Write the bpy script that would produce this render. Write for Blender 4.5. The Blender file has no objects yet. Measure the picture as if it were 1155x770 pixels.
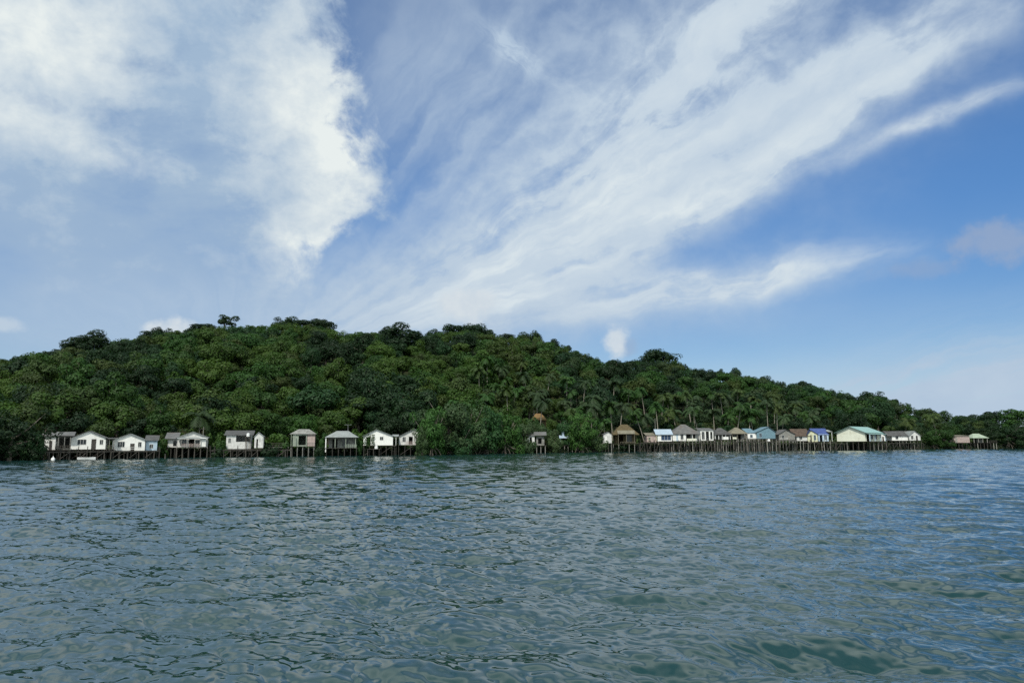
import bpy, bmesh, math, random
import numpy as np
from mathutils import Vector, Matrix, noise as mnoise
random.seed(7); rng = np.random.default_rng(11)
R = math.radians
scene = bpy.context.scene
C = scene.collection

# ------------------------------------------------------------------ camera
F_PX, CX, CY = 834.2, 577.5, 385.0          # the photograph: 1155 x 770, 26 mm equivalent
CAM_H = 2.8
PITCH = math.atan(115.0 / F_PX)
ROLL = math.atan(5.0 / 1155.0)

def ray(px, py):
    """world direction (dy normalised to 1) through a photograph pixel"""
    x = (px - CX) / F_PX; y = (CY - py) / F_PX
    c, s = math.cos(ROLL), math.sin(ROLL)
    x, y = x * c + y * s, -x * s + y * c
    cp, sp = math.cos(PITCH), math.sin(PITCH)
    wy = cp - y * sp; wz = sp + y * cp
    return x / wy, wz / wy

def PX(px, Y, py=500.0):
    return ray(px, py)[0] * Y
def PZ(px, py, Y):
    return CAM_H + ray(px, py)[1] * Y
def px_of(X, Y):
    """photo column of a ground point"""
    return CX + F_PX * 0.9905 * X / Y

cam = bpy.data.cameras.new('camera')
cam.sensor_width = 36.0; cam.sensor_fit = 'HORIZONTAL'
cam.lens = 36.0 * F_PX / 1155.0
cam.clip_start = 0.1; cam.clip_end = 20000
co = bpy.data.objects.new('camera', cam); C.objects.link(co)
co.matrix_world = Matrix.Translation((0, 0, CAM_H)) @ Matrix.Rotation(R(90) + PITCH, 4, 'X') @ Matrix.Rotation(-ROLL, 4, 'Z')
scene.camera = co
scene.render.resolution_x = 1155; scene.render.resolution_y = 770
vs = scene.view_settings
vs.view_transform = 'Standard'; vs.look = 'None'; vs.gamma = 1; vs.use_curve_mapping = False
vs.exposure = 0.0
scene.cycles.max_bounces = 5; scene.cycles.diffuse_bounces = 2; scene.cycles.glossy_bounces = 2
scene.cycles.transparent_max_bounces = 4; scene.cycles.transmission_bounces = 2
scene.cycles.sample_clamp_indirect = 4.0
scene.cycles.use_denoising = False

# ------------------------------------------------------------------ scene tree helpers
def link(o, parent=None):
    C.objects.link(o)
    if parent is not None: o.parent = parent
    return o
def tag(o, label=None, cat=None, group=None, kind=None):
    if label: o['label'] = label
    if cat: o['category'] = cat
    if group: o['group'] = group
    if kind: o['kind'] = kind
    return o
def empty(name, loc, rz=0.0):
    o = bpy.data.objects.new(name, None); link(o)
    o.location = loc; o.rotation_euler = (0, 0, rz); o.empty_display_size = 0.5
    return o
def mesh_np(name, verts, faces, mat=None, smooth=False):
    """verts (n,3) array, faces (m,k) array -> mesh, fast"""
    verts = np.ascontiguousarray(verts, dtype=np.float32); faces = np.ascontiguousarray(faces, dtype=np.int32)
    me = bpy.data.meshes.new(name)
    n, (m, k) = len(verts), faces.shape
    me.vertices.add(n); me.vertices.foreach_set('co', verts.ravel())
    me.loops.add(m * k); me.loops.foreach_set('vertex_index', faces.ravel())
    me.polygons.add(m); me.polygons.foreach_set('loop_start', np.arange(0, m * k, k, dtype=np.int32))
    me.polygons.foreach_set('loop_total', np.full(m, k, dtype=np.int32))
    if smooth: me.polygons.foreach_set('use_smooth', np.ones(m, dtype=bool))
    me.update(calc_edges=True); me.validate(clean_customdata=False)
    if mat: me.materials.append(mat)
    return me
def bm_obj(name, bm, mat, parent=None, smooth=False):
    me = bpy.data.meshes.new(name)
    bmesh.ops.recalc_face_normals(bm, faces=bm.faces[:])
    bm.to_mesh(me); bm.free()
    if smooth:
        for p in me.polygons: p.use_smooth = True
    me.materials.append(mat)
    return link(bpy.data.objects.new(name, me), parent)

# ------------------------------------------------------------------ node expression helper
class E:
    """a float socket (or number) with arithmetic, building Math nodes"""
    nt = None
    def __init__(s, v): s.v = v
    @staticmethod
    def op(o, *a, clamp=False):
        n = E.nt.nodes.new('ShaderNodeMath'); n.operation = o; n.use_clamp = clamp
        for i, x in enumerate(a):
            x = x.v if isinstance(x, E) else x
            if isinstance(x, (int, float)): n.inputs[i].default_value = x
            else: E.nt.links.new(x, n.inputs[i])
        return E(n.outputs[0])
    def __add__(s, o): return E.op('ADD', s, o)
    __radd__ = __add__
    def __sub__(s, o): return E.op('SUBTRACT', s, o)
    def __rsub__(s, o): return E.op('SUBTRACT', o, s)
    def __mul__(s, o): return E.op('MULTIPLY', s, o)
    __rmul__ = __mul__
    def __truediv__(s, o): return E.op('DIVIDE', s, o)
    def clamp(s): return E.op('ADD', s, 0.0, clamp=True)
def sstep(x, a, b, lo=0.0, hi=1.0):
    n = E.nt.nodes.new('ShaderNodeMapRange'); n.interpolation_type = 'SMOOTHSTEP'
    E.nt.links.new(x.v, n.inputs[0])
    for i, v in enumerate((a, b, lo, hi)): n.inputs[1 + i].default_value = v
    return E(n.outputs[0])
def vec(x, y, z=0.0):
    n = E.nt.nodes.new('ShaderNodeCombineXYZ')
    for i, v in enumerate((x, y, z)):
        v = v.v if isinstance(v, E) else v
        if isinstance(v, (int, float)): n.inputs[i].default_value = v
        else: E.nt.links.new(v, n.inputs[i])
    return n.outputs[0]
def noise(v, scale=1.0, detail=4.0, rough=0.5, dist=0.0, color=False):
    n = E.nt.nodes.new('ShaderNodeTexNoise')
    E.nt.links.new(v, n.inputs['Vector'])
    n.inputs['Scale'].default_value = scale; n.inputs['Detail'].default_value = detail
    n.inputs['Roughness'].default_value = rough; n.inputs['Distortion'].default_value = dist
    return n.outputs['Color'] if color else E(n.outputs[0])
def curve1d(x, pts):
    """piecewise smooth function through pts [(x, value)] by a colour ramp"""
    xs = [p[0] for p in pts]; vsn = [p[1] for p in pts]
    x0, x1, v0, v1 = min(xs), max(xs), min(vsn), max(vsn)
    r = E.nt.nodes.new('ShaderNodeValToRGB'); cr = r.color_ramp; cr.interpolation = 'LINEAR'
    ps = sorted(((a - x0) / (x1 - x0), (b - v0) / (v1 - v0)) for a, b in pts)
    while len(cr.elements) < len(ps): cr.elements.new(0.5)
    for e, (p, v) in zip(cr.elements, ps): e.position = p
    for e, (p, v) in zip(cr.elements, ps): e.color = (v, v, v, 1)
    E.nt.links.new(((x - x0) / (x1 - x0)).v, r.inputs[0])
    s = E.nt.nodes.new('ShaderNodeSeparateColor'); E.nt.links.new(r.outputs[0], s.inputs[0])
    return E(s.outputs[0]) * (v1 - v0) + v0
def mixc(f, a, b, mode='MIX'):
    n = E.nt.nodes.new('ShaderNodeMix'); n.data_type = 'RGBA'; n.blend_type = mode
    for sock, v in ((n.inputs[0], f), (n.inputs[6], a), (n.inputs[7], b)):
        v = v.v if isinstance(v, E) else v
        if isinstance(v, (int, float)): sock.default_value = v
        elif isinstance(v, tuple): sock.default_value = (*v, 1) if len(v) == 3 else v
        else: E.nt.links.new(v, sock)
    return n.outputs[2]
SKY_SAT, SKY_VAL, SKY_TINT = 1.12, 0.86, (0.84, 1.14, 1.40)
# ------------------------------------------------------------------ sun and sky
SUN_AZ, SUN_EL = R(-166), R(52)       # azimuth from +Y towards +X
sun = bpy.data.lights.new('sun', 'SUN'); sun.energy = 3.6; sun.angle = R(0.53); sun.color = (1.0, 0.95, 0.86)
so = bpy.data.objects.new('sun', sun); C.objects.link(so)
sd = Vector((math.sin(SUN_AZ) * math.cos(SUN_EL), math.cos(SUN_AZ) * math.cos(SUN_EL), math.sin(SUN_EL)))
so.rotation_euler = sd.to_track_quat('Z', 'Y').to_euler(); so.location = (-60, 30, 120)

world = bpy.data.worlds.new('World'); scene.world = world; world.use_nodes = True
nt = world.node_tree; nt.nodes.clear(); E.nt = nt
WS = 0.1
K = 1.0 / WS
def UV(px, py):
    tx, tz = ray(px, py)
    return math.atan2(tx, 1.0) * F_PX, math.atan2(tz, math.hypot(tx, 1.0)) * F_PX

tc = nt.nodes.new('ShaderNodeTexCoord')
sp_ = nt.nodes.new('ShaderNodeSeparateXYZ'); nt.links.new(tc.outputs['Generated'], sp_.inputs[0])
dx, dy, dz = (E(sp_.outputs[i]) for i in range(3))
u0 = E.op('ARCTAN2', dx, dy) * F_PX
v0 = E.op('ARCSINE', dz) * F_PX
# shared domain warps
wn = nt.nodes.new('ShaderNodeSeparateColor'); nt.links.new(noise(vec(u0, v0), 1 / 140, 5, 0.55, color=True), wn.inputs[0])
wu, wv = E(wn.outputs[0]) - 0.5, E(wn.outputs[1]) - 0.5
u = u0 + wu * 120; v = v0 + wv * 70            # softly warped
uc = u0 + wu * 50; vc = v0 + wv * 50           # lightly warped

def blob(px, py, a, b, rot=0.0, U=None, V=None, power=1.0):
    U = U or uc; V = V or vc
    cu, cv = UV(px, py); c, s = math.cos(R(rot)), math.sin(R(rot))
    du, dv = U - cu, V - cv
    p = (du * (c / a) + dv * (s / a)); q = (dv * (c / b) - du * (s / b))
    r2 = p * p + q * q
    return E.op('EXPONENT', r2 * -power)
def total(*xs):
    t = xs[0]
    for x in xs[1:]: t = t + x
    return t

# --- A: the big heap of cloud on the left, crisp along its right edge
edge = [(-20, 398), (0, 392), (40, 392), (90, 408), (130, 405), (170, 412), (205, 428), (240, 440), (262, 398), (285, 362), (320, 345), (345, 330), (400, 250)]
eu = curve1d(v0, [(UV(x, y)[1], UV(x, y)[0]) for y, x in edge])
puff = noise(vec(u0, v0), 1 / 90, 8, 0.62, 0.4)
puff2 = noise(vec(u0 + 331, v0), 1 / 30, 5, 0.6)
dist_in = eu - u0 + (puff - 0.5) * 185 + (puff2 - 0.5) * 66          # > 0 inside the cloud
inA = (0.75 * sstep(dist_in, -10, 34) + 0.25 * sstep(dist_in, 0, 110)) * sstep(v0 + wv * 60, UV(200, 372)[1], UV(200, 300)[1])
soft = noise(vec(u0 * 0.8, v0 * 1.25), 1 / 170, 7, 0.6, 0.3)
fine = noise(vec(u0 + 90, v0 * 1.3), 1 / 45, 7, 0.62, 0.2)
low = sstep(v0 + wv * 90, UV(200, 350)[1], UV(200, 190)[1])          # thinner towards the island
densA = inA * total(0.62 * sstep(soft, 0.25, 0.6), 0.08, 0.2 * low, 0.45 * blob(375, 195, 70, 120), 0.35 * blob(320, 80, 80, 80), 0.5 * blob(40, 40, 140, 70), 0.42 * blob(60, 150, 160, 24, -8),
    0.55 * blob(335, 288, 44, 52), 0.12 * blob(250, 300, 60, 20), (fine - 0.5) * 0.5) - inA * (0.30 * blob(10, 106, 70, 12) + 0.22 * blob(110, 320, 260, 50))
briA = total(0.78 * blob(385, 190, 45, 100), 0.34 * blob(325, 70, 65, 80), 0.85 * blob(35, 35, 110, 55), 0.5 * blob(70, 152, 140, 20, -8), 0.75 * blob(332, 288, 36, 46), 0.2 * blob(250, 300, 60, 18), 0.32 * blob(310, 130, 70, 70))
briA = briA * (0.55 + 0.9 * fine) + 0.26 * sstep(soft, 0.4, 0.72) + 0.10 * low - 0.30 * blob(225, 110, 55, 120) - 0.2 * blob(60, 230, 180, 50) + (fine - 0.5) * 0.75 + (puff2 - 0.5) * 0.45 - 0.10

# --- B: cirrus fanning out from low centre to the upper right
def streaks(rot, lx, ly, off, detail=7, rough=0.6, dist=0.5):
    c, s = math.cos(R(rot)), math.sin(R(rot))
    p = u * (c / lx) + v * (s / lx); q = v * (c / ly) - u * (s / ly)
    return noise(vec(p + off, q, off * 0.37), 1.0, detail, rough, dist)
FU, FV = UV(250, 440)
fr = E.op('SQRT', (u - FU) * (u - FU) + (v - FV) * (v - FV))
fa = E.op('ARCTAN2', v - FV, u - FU)
s1 = noise(vec(fr / 300, fa * 6.5, 3.1), 1.0, 6, 0.54, 0.12)          # broad fan
s2 = noise(vec(fr / 150, fa * 15, 9.7), 1.0, 6, 0.6, 0.12)          # fine fibres along the fan
s3 = streaks(8, 300, 26, 17.2)
veil = total(0.66 * blob(790, 110, 240, 150, 25), 0.50 * blob(590, 250, 200, 100, 28), 0.42 * blob(960, 112, 130, 34, 17), 0.35 * blob(1000, 30, 220, 90, 20), 0.5 * blob(500, 325, 150, 50), 0.50 * blob(690, 295, 200, 65, 8), 0.35 * blob(640, 30, 120, 70))
veilD = veil * (0.40 + 0.34 * sstep(s1, 0.32, 0.68) + 0.32 * sstep(fine, 0.32, 0.68))
core = total(0.85 * blob(880, 170, 260, 22, 23, u, vc), 0.8 * blob(1060, 137, 95, 9, 13), 0.9 * blob(655, 235, 190, 34, 29, u, vc), 0.9 * blob(830, 318, 185, 22, 6, u, vc), 0.6 * blob(790, 60, 230, 50, 35, u, vc),
             0.62 * blob(575, 318, 150, 26, 18, u, vc), 0.7 * blob(770, 240, 60, 14, 15), 0.45 * blob(590, 345, 130, 16, 2), 0.55 * blob(965, 60, 160, 18, 22, u, vc))
coreD = core * (0.28 + 0.74 * sstep(s2, 0.36, 0.66) + 0.35 * (fine - 0.4))
wisp = 0.55 * blob(578, 52, 44, 10, -32) * (0.3 + 1.1 * sstep(streaks(-32, 60, 12, 5.5), 0.35, 0.65)) + 0.22 * blob(500, 120, 110, 70, 20) * sstep(s1, 0.35, 0.7)
hazeband = 0.85 * blob(1110, 428, 240, 42, 7) * (0.35 + 0.9 * sstep(s3, 0.36, 0.66)) + 0.30 * blob(700, 365, 300, 22) + 0.25 * blob(60, 380, 200, 34)
veilL = total(0.55 * blob(100, 315, 330, 70), 0.28 * blob(500, 130, 130, 150, -10) * (0.3 + 0.9 * sstep(s1, 0.35, 0.7)), 0.25 * blob(330, 350, 200, 30), 0.26 * blob(470, 40, 120, 110)) * (0.75 + 0.5 * soft)
densB = veilD + 0.30 * blob(800, 322, 180, 20, 4) + coreD + wisp + hazeband + veilL + 0.5 * sstep(v0, 150, 0)
gapB = 1.0 - 0.5 * blob(860, 255, 130, 22, 20) - 0.75 * blob(1120, 215, 150, 50, 14) - 0.35 * blob(640, 300, 70, 16, 20)
densB = densB * gapB
briB = 0.08 + coreD * 0.62 + 0.34 * s1 + 0.25 * (fine - 0.5)

# --- C: small heaped clouds low over the island
pf = noise(vec(u0 - 77, v0), 1 / 26, 6, 0.6)
pfw = (pf - 0.5) * 1.5
def small(px, py, a, b, amp=1.0):
    return amp * sstep(blob(px, py, a, b, 0, u0 + wu * 60, v0 + wv * 40) + pfw * 0.75, 0.38, 0.95)
smW = total(small(187, 369, 28, 12), small(698, 384, 20, 22, 0.9), small(525, 349, 50, 26, 1.0), small(8, 366, 28, 12, 0.45))
smG = total(small(1128, 276, 54, 24, 0.62), small(1050, 306, 55, 14, 0.35), small(715, 392, 16, 14, 0.4))

# --- everywhere else: broken cloud overhead and behind, where no streak above is drawn
away = sstep(E.op('ABSOLUTE', u0), 640, 900)
high = sstep(v0, UV(577, 0)[1] - 10, UV(577, 0)[1] + 110)
gen = noise(tc.outputs['Generated'], 1.7, 4, 0.5, 0.2)
blue_side = sstep(u0, 150, 600) * sstep(E.op('ABSOLUTE', u0), 1500, 900)
genD = E.op('MAXIMUM', away, high) * (0.30 + 0.62 * sstep(gen + blue_side * -0.14, 0.20, 0.62))
keep = 1.0 - E.op('MAXIMUM', away * 0.9, high * 0.8)

sky = nt.nodes.new('ShaderNodeTexSky'); sky.sky_type = 'NISHITA'; sky.sun_disc = False
sky.sun_elevation = SUN_EL; sky.sun_rotation = SUN_AZ
sky.altitude = 0; sky.air_density = 1.0; sky.dust_density = 0.15; sky.ozone_density = 2.5
hs = nt.nodes.new('ShaderNodeHueSaturation'); hs.inputs['Saturation'].default_value = SKY_SAT; hs.inputs['Value'].default_value = SKY_VAL
nt.links.new(sky.outputs[0], hs.inputs['Color'])
def lin(r, g, b):
    f = lambda c: ((c / 255 + 0.055) / 1.055) ** 2.4 if c > 10 else c / 255 / 12.92
    return f(r), f(g), f(b)
def kc(r, g, b): return tuple(c * K for c in lin(r, g, b))
col = mixc(1.0, hs.outputs[0], mixc(sstep(v0, 300, 90), SKY_TINT, (0.76, 0.92, 1.10)), 'MULTIPLY')
colB = mixc(briB.clamp(), kc(162, 186, 213), kc(222, 232, 236))
col = mixc((densB * keep).clamp(), col, colB)
colA = mixc(briA.clamp(), kc(160, 184, 209), kc(232, 239, 238))
col = mixc((densA * keep).clamp(), col, colA)
col = mixc((smG * keep).clamp(), col, kc(158, 172, 196))
col = mixc((smW * keep).clamp(), col, mixc(pf.clamp(), kc(186, 202, 218), kc(226, 232, 234)))
zen = sstep(v0, R(38) * F_PX, R(68) * F_PX)      # clearer straight overhead
genD = genD * (1.0 - 0.5 * zen)
colG = mixc(sstep(gen, 0.35, 0.65), tuple(c * 1.35 for c in kc(186, 206, 210)), tuple(c * 1.55 for c in kc(224, 234, 230)))
col = mixc(genD.clamp(), col, colG)
bg = nt.nodes.new('ShaderNodeBackground'); bg.inputs['Strength'].default_value = WS
nt.links.new(col, bg.inputs['Color'])
wo = nt.nodes.new('ShaderNodeOutputWorld'); nt.links.new(bg.outputs[0], wo.inputs['Surface'])
world.cycles.sampling_method = 'MANUAL'; world.cycles.sample_map_resolution = 512
WAVE_A = (0.050, 0.0145); RIP = (0.06, 0.17); WATER_COL = (0.008, 0.035, 0.034)
# ------------------------------------------------------------------ shore and hill
def tab(pts):
    xs = [p[0] for p in pts]; ys = [p[1] for p in pts]
    return lambda x: np.interp(x, xs, ys)
shore = tab([(-900, 128), (-300, 132), (0, 142), (120, 156), (250, 171), (490, 188), (600, 218), (720, 243), (850, 252), (960, 268), (1040, 291), (1155, 312), (1500, 330), (2200, 340)])
# tops of the trees along the skyline, photograph pixels
sil = tab([(-900, 470), (-400, 432), (-150, 412), (0, 404), (20, 401), (45, 394), (75, 390), (100, 391), (130, 383), (150, 379), (175, 374), (200, 373), (215, 369), (240, 367), (262, 367), (300, 366),
           (318, 363), (340, 366), (355, 364), (368, 368), (385, 374), (400, 374), (435, 374), (450, 376), (480, 376), (500, 373), (530, 371), (545, 374), (570, 379), (600, 378), (620, 384), (640, 392),
           (660, 397), (690, 405), (720, 407), (745, 404), (765, 407), (775, 413), (800, 416), (830, 420), (860, 426), (890, 431), (920, 434), (945, 441), (960, 446), (985, 445), (1000, 449), (1030, 457),
           (1060, 462), (1090, 466), (1120, 469), (1155, 464), (1300, 462), (1600, 470), (2200, 485)])
depth = tab([(-900, 170), (0, 215), (300, 235), (600, 225), (800, 190), (900, 165), (1000, 125), (1060, 85), (1120, 60), (1155, 60), (2200, 60)])   # shore to ridge
RIDGE_TREE = 7.5
_rx = np.linspace(-900, 2200, 621)
_rz = np.array([PZ(min(max(x, -380), 1535), float(sil(x)), float(shore(x) + depth(x))) for x in _rx]) - RIDGE_TREE
_k = np.exp(-0.5 * (np.arange(-9, 10) / 3.5) ** 2); _k /= _k.sum()
_rz = np.maximum(np.convolve(np.pad(_rz, 9, mode='edge'), _k, 'valid'), 1.5)
ridge_z = lambda px: np.interp(px, _rx, _rz)
def land_t(px, Y):
    return (Y - shore(px)) / depth(px)
def land_h(px, Y):
    """height of the ground; px, Y arrays"""
    t = land_t(px, Y); hz = ridge_z(px)
    tt = np.clip((t - 0.05) / 0.95, 0, 1)
    up = 0.25 * tt + 0.75 * (0.5 - 0.5 * np.cos(np.pi * tt ** 0.9))
    off = Y - shore(px)
    z = 0.35 + np.clip(off / 12, -8, 1) * 0.65 + np.clip(off - 9, 0, 8) * 0.05 + up * np.maximum(hz - 1.4, 0)
    z = np.where(t > 1, z - (t - 1) * depth(px) * 0.45, z)
    z = np.where(off < 4, np.minimum(z, -1.2 + (off) * 0.36), z)
    return np.maximum(z, -3.0)

ncol, nrow = 420, 150
cpx = np.linspace(-800, 2100, ncol)
tx = (cpx - CX) / (F_PX * 0.9905)
tr = np.concatenate([np.linspace(-0.08, 0.25, 50), np.linspace(0.26, 1.9, nrow - 50)])
Yg = shore(cpx)[:, None] + tr[None, :] * depth(cpx)[:, None]
Zg = land_h(np.repeat(cpx[:, None], nrow, 1), Yg)
Zg = Zg + np.where(tr[None, :] > 0.12, rng.normal(0, 0.35, Zg.shape), rng.normal(0, 0.06, Zg.shape))
Vg = np.stack([Yg * tx[:, None], Yg, Zg], -1).reshape(-1, 3)
ii = (np.arange(ncol - 1)[:, None] * nrow + np.arange(nrow - 1)[None, :]).reshape(-1)
Fg = np.stack([ii, ii + nrow, ii + nrow + 1, ii + 1], -1)

def new_mat(name):
    m = bpy.data.materials.new(name); m.use_nodes = True
    n = m.node_tree; E.nt = n
    return m, n, n.nodes['Principled BSDF']
def simple(name, col, rough=0.8, var=0.25, scale=3.0, stain=None, spec=0.3, metal=0.0, stretch=(1, 1, 1)):
    """base colour with noise mottling and optional stains of another colour"""
    m, n, b = new_mat(name)
    t = n.nodes.new('ShaderNodeTexCoord'); mp = n.nodes.new('ShaderNodeMapping'); mp.inputs['Scale'].default_value = stretch
    n.links.new(t.outputs['Object'], mp.inputs[0])
    f = noise(mp.outputs[0], scale, 5, 0.6)
    c = mixc(sstep(f, 0.3, 0.7), tuple(x * (1 - var) for x in col), tuple(min(x * (1 + var), 0.9) for x in col))
    if stain:
        g = noise(mp.outputs[0], scale * 0.45, 6, 0.7)
        c = mixc(sstep(g, 0.5, 0.68) * 0.8, c, stain)
    n.links.new(c, b.inputs['Base Color'])
    b.inputs['Roughness'].default_value = rough; b.inputs['Specular IOR Level'].default_value = spec; b.inputs['Metallic'].default_value = metal
    return m
mat_soil = simple('leaf_litter_soil', (0.022, 0.030, 0.012), 0.95, 0.4, 0.25, (0.05, 0.038, 0.02), 0.1)
ground = link(bpy.data.objects.new('hill', mesh_np('hill', Vg, Fg, mat_soil, True))); tag(ground, kind='structure')

# ------------------------------------------------------------------ the sea: a sum of wind waves on a sheet that gets finer towards the boat
def wave_tile(N, L, lam_min, lam_max, peak, wind, spread, rms, seed):
    r = np.random.default_rng(seed)
    k1 = np.fft.fftfreq(N, L / N) * 2 * np.pi
    kx, ky = np.meshgrid(k1, k1, indexing='ij'); k = np.hypot(kx, ky); k[0, 0] = 1e9
    lam = 2 * np.pi / k
    kp = 2 * np.pi / peak
    S = k ** -4.0 * np.exp(-1.0 * (kp / k) ** 2)
    cosd = (kx * math.cos(wind) + ky * math.sin(wind)) / k
    S = S * (0.12 + np.abs(cosd) ** spread)
    S *= (lam > lam_min) * (lam < lam_max) * np.exp(-(lam_min * 0.8 / lam) ** 2)
    A = np.sqrt(S) * (r.normal(size=k.shape) + 1j * r.normal(size=k.shape)); A[0, 0] = 0
    h = np.fft.ifft2(A).real; s = rms / h.std()
    gx = np.fft.ifft2(-1j * kx / k * A).real * s; gy = np.fft.ifft2(-1j * ky / k * A).real * s
    sx = np.fft.ifft2(1j * kx * A).real * s
    return h * s, gx, gy, sx.std()
def samp(T, X, Y, L):
    N = T.shape[0]
    fx = (X / L * N) % N; fy = (Y / L * N) % N
    i = fx.astype(int); j = fy.astype(int); a = fx - i; b = fy - j
    i %= N; j %= N; i1 = (i + 1) % N; j1 = (j + 1) % N
    return (T[i, j] * (1 - a) * (1 - b) + T[i1, j] * a * (1 - b) + T[i, j1] * (1 - a) * b + T[i1, j1] * a * b).astype(np.float32)
WIND = R(250)
TL = (61.0, WAVE_A[0]), (17.3, WAVE_A[1])
big = wave_tile(512, 61.0, 1.3, 14.0, 2.9, WIND, 2.5, WAVE_A[0], 3)
sml = wave_tile(768, 17.3, 0.13, 1.8, 0.85, WIND + 0.15, 3.0, WAVE_A[1], 5)
print('wave slopes', big[3], sml[3])
az = np.concatenate([np.linspace(-180, -54, 22)[:-1], np.linspace(-54, 54, 1250), np.linspace(54, 180, 22)[1:]]) * math.pi / 180
rr = [2.0]
while rr[-1] < 330: rr.append(rr[-1] + max(0.030, 0.0034 * rr[-1]))
while rr[-1] < 9000: rr.append(rr[-1] * 1.12)
rr = np.array(rr)
A_, R_ = np.meshgrid(az, rr, indexing='ij')
X = (np.sin(A_) * R_).astype(np.float32); Yw = (np.cos(A_) * R_).astype(np.float32)
gust = 0.85 + 0.35 * np.sin(X * 0.11 + 1.3 * np.sin(Yw * 0.05)) * np.sin(Yw * 0.083 + 0.7) * 0.5
fade = np.clip((420 - R_) / 120, 0, 1) * (R_ < 420)
rot = 0.61; Xr = X * math.cos(rot) - Yw * math.sin(rot); Yr = X * math.sin(rot) + Yw * math.cos(rot)
H = np.zeros_like(X); DX = np.zeros_like(X); DY = np.zeros_like(X)
h, gx, gy = (samp(T, X, Yw, 61.0) for T in big[:3])
calm = 1.0 - 0.15 * np.clip((R_ - 22) / 60, 0, 1)      # the chop is livelier out here than in the lee of the island
H += h * gust * calm; DX += gx * gust * calm; DY += gy * gust * calm
small_fade = np.clip((75 - R_) / 40, 0, 1)        # what the sheet is too coarse to carry further out is left to the ripples of its material
h, gx, gy = (samp(T, Xr, Yr, 17.3) for T in sml[:3])
H += h * small_fade * gust; DX += (gx * math.cos(-rot) - gy * math.sin(-rot)) * small_fade; DY += (gx * math.sin(-rot) + gy * math.cos(-rot)) * small_fade
CH = 0.9
P = np.stack([X + DX * CH * fade, Yw + DY * CH * fade, H * fade], -1).astype(np.float32)
na, nr = P.shape[:2]
idx = np.arange(na * nr).reshape(na, nr)
F = np.stack([idx[:-1, :-1], idx[:-1, 1:], idx[1:, 1:], idx[1:, :-1]], -1).reshape(-1, 4)
# leave out the cells wholly under the hill
pxw = px_of(P[..., 0], np.maximum(P[..., 1], 0.5)); under = (P[..., 1] > shore(pxw) + 12) & (R_ < 700) & (P[..., 1] > 50)
keepf = ~(under[:-1, :-1] & under[1:, 1:]).reshape(-1)
F = F[keepf][:, ::-1]
print('sea', P.shape, len(F))
mw, n, b = new_mat('sea_water')
geo = n.nodes.new('ShaderNodeNewGeometry')
ps = n.nodes.new('ShaderNodeSeparateXYZ'); n.links.new(geo.outputs['Position'], ps.inputs[0])
wx, wy = E(ps.outputs[0]), E(ps.outputs[1])
dist = E.op('SQRT', wx * wx + wy * wy)
def slope(scale, stretch, seed, det=3):
    v = vec(wx + seed, wy * stretch, 0.0)
    s = n.nodes.new('ShaderNodeSeparateColor'); n.links.new(noise(v, scale, det, 0.6, 0.3, color=True), s.inputs[0])
    return E(s.outputs[0]) - 0.5, E(s.outputs[1]) - 0.5
a1, b1 = slope(2.2, 1.5, 0.0); a2, b2 = slope(9.0, 1.3, 40.0, 2)
far = sstep(dist, 15, 90)
patch = noise(vec(wx, wy * 0.6), 0.03, 4, 0.55)
amp = (RIP[0] + RIP[1] * far) * (0.7 + 0.7 * patch)
sxn = (a1 * far + a2 * (0.6 + 0.4 * far)) * amp; syn = (b1 * far + b2 * (0.6 + 0.4 * far)) * amp
va = n.nodes.new('ShaderNodeVectorMath'); va.operation = 'ADD'
n.links.new(geo.outputs['Normal'], va.inputs[0]); n.links.new(vec(sxn, syn, 0.0), va.inputs[1])
vn = n.nodes.new('ShaderNodeVectorMath'); vn.operation = 'NORMALIZE'; n.links.new(va.outputs[0], vn.inputs[0])
n.links.new(vn.outputs[0], b.inputs['Normal'])
b.inputs['Base Color'].default_value = (*WATER_COL, 1)
b.inputs['Roughness'].default_value = 0.06; b.inputs['IOR'].default_value = 1.6
sea = link(bpy.data.objects.new('sea', mesh_np('sea', P.reshape(-1, 3), F, mw, True))); tag(sea, kind='structure')
del P, F, X, Yw, H, DX, DY, h, gx, gy, A_, R_, idx, pxw, under
# ------------------------------------------------------------------ building parts
MAT = {}
def M(name, *a, **k):
    if name not in MAT: MAT[name] = simple(name, *a, **k)
    return MAT[name]
white = M('white_paint', (0.80, 0.80, 0.76), 0.75, 0.06, 1.2, (0.60, 0.59, 0.54))
offw = M('weathered_white_board', (0.62, 0.62, 0.59), 0.85, 0.14, 1.6, (0.36, 0.36, 0.33))
greyw = M('grey_board', (0.22, 0.22, 0.20), 0.9, 0.3, 2.0, (0.10, 0.09, 0.08))
greenw = M('mildewed_board', (0.28, 0.32, 0.26), 0.9, 0.3, 1.5, (0.10, 0.13, 0.09))
pinkw = M('pinkish_plank', (0.40, 0.32, 0.29), 0.9, 0.2, 2.0, (0.22, 0.16, 0.14))
cream = M('cream_paint', (0.72, 0.73, 0.60), 0.75, 0.06, 1.0, (0.55, 0.54, 0.42))
yellow = M('pale_yellow_paint', (0.60, 0.60, 0.42), 0.75, 0.1, 1.5, (0.4, 0.38, 0.22))
bluew = M('pale_blue_paint', (0.42, 0.53, 0.62), 0.75, 0.12, 1.5, (0.25, 0.3, 0.34))
turq = M('turquoise_paint', (0.14, 0.24, 0.29), 0.75, 0.12, 1.5, (0.10, 0.2, 0.24))
zinc = M('old_zinc_sheet', (0.12, 0.12, 0.115), 0.7, 0.2, 0.9, (0.11, 0.09, 0.075), stretch=(1, 1, 1))
zincd = M('dark_zinc_sheet', (0.075, 0.075, 0.072), 0.75, 0.3, 0.9, (0.05, 0.038, 0.03))
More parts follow.
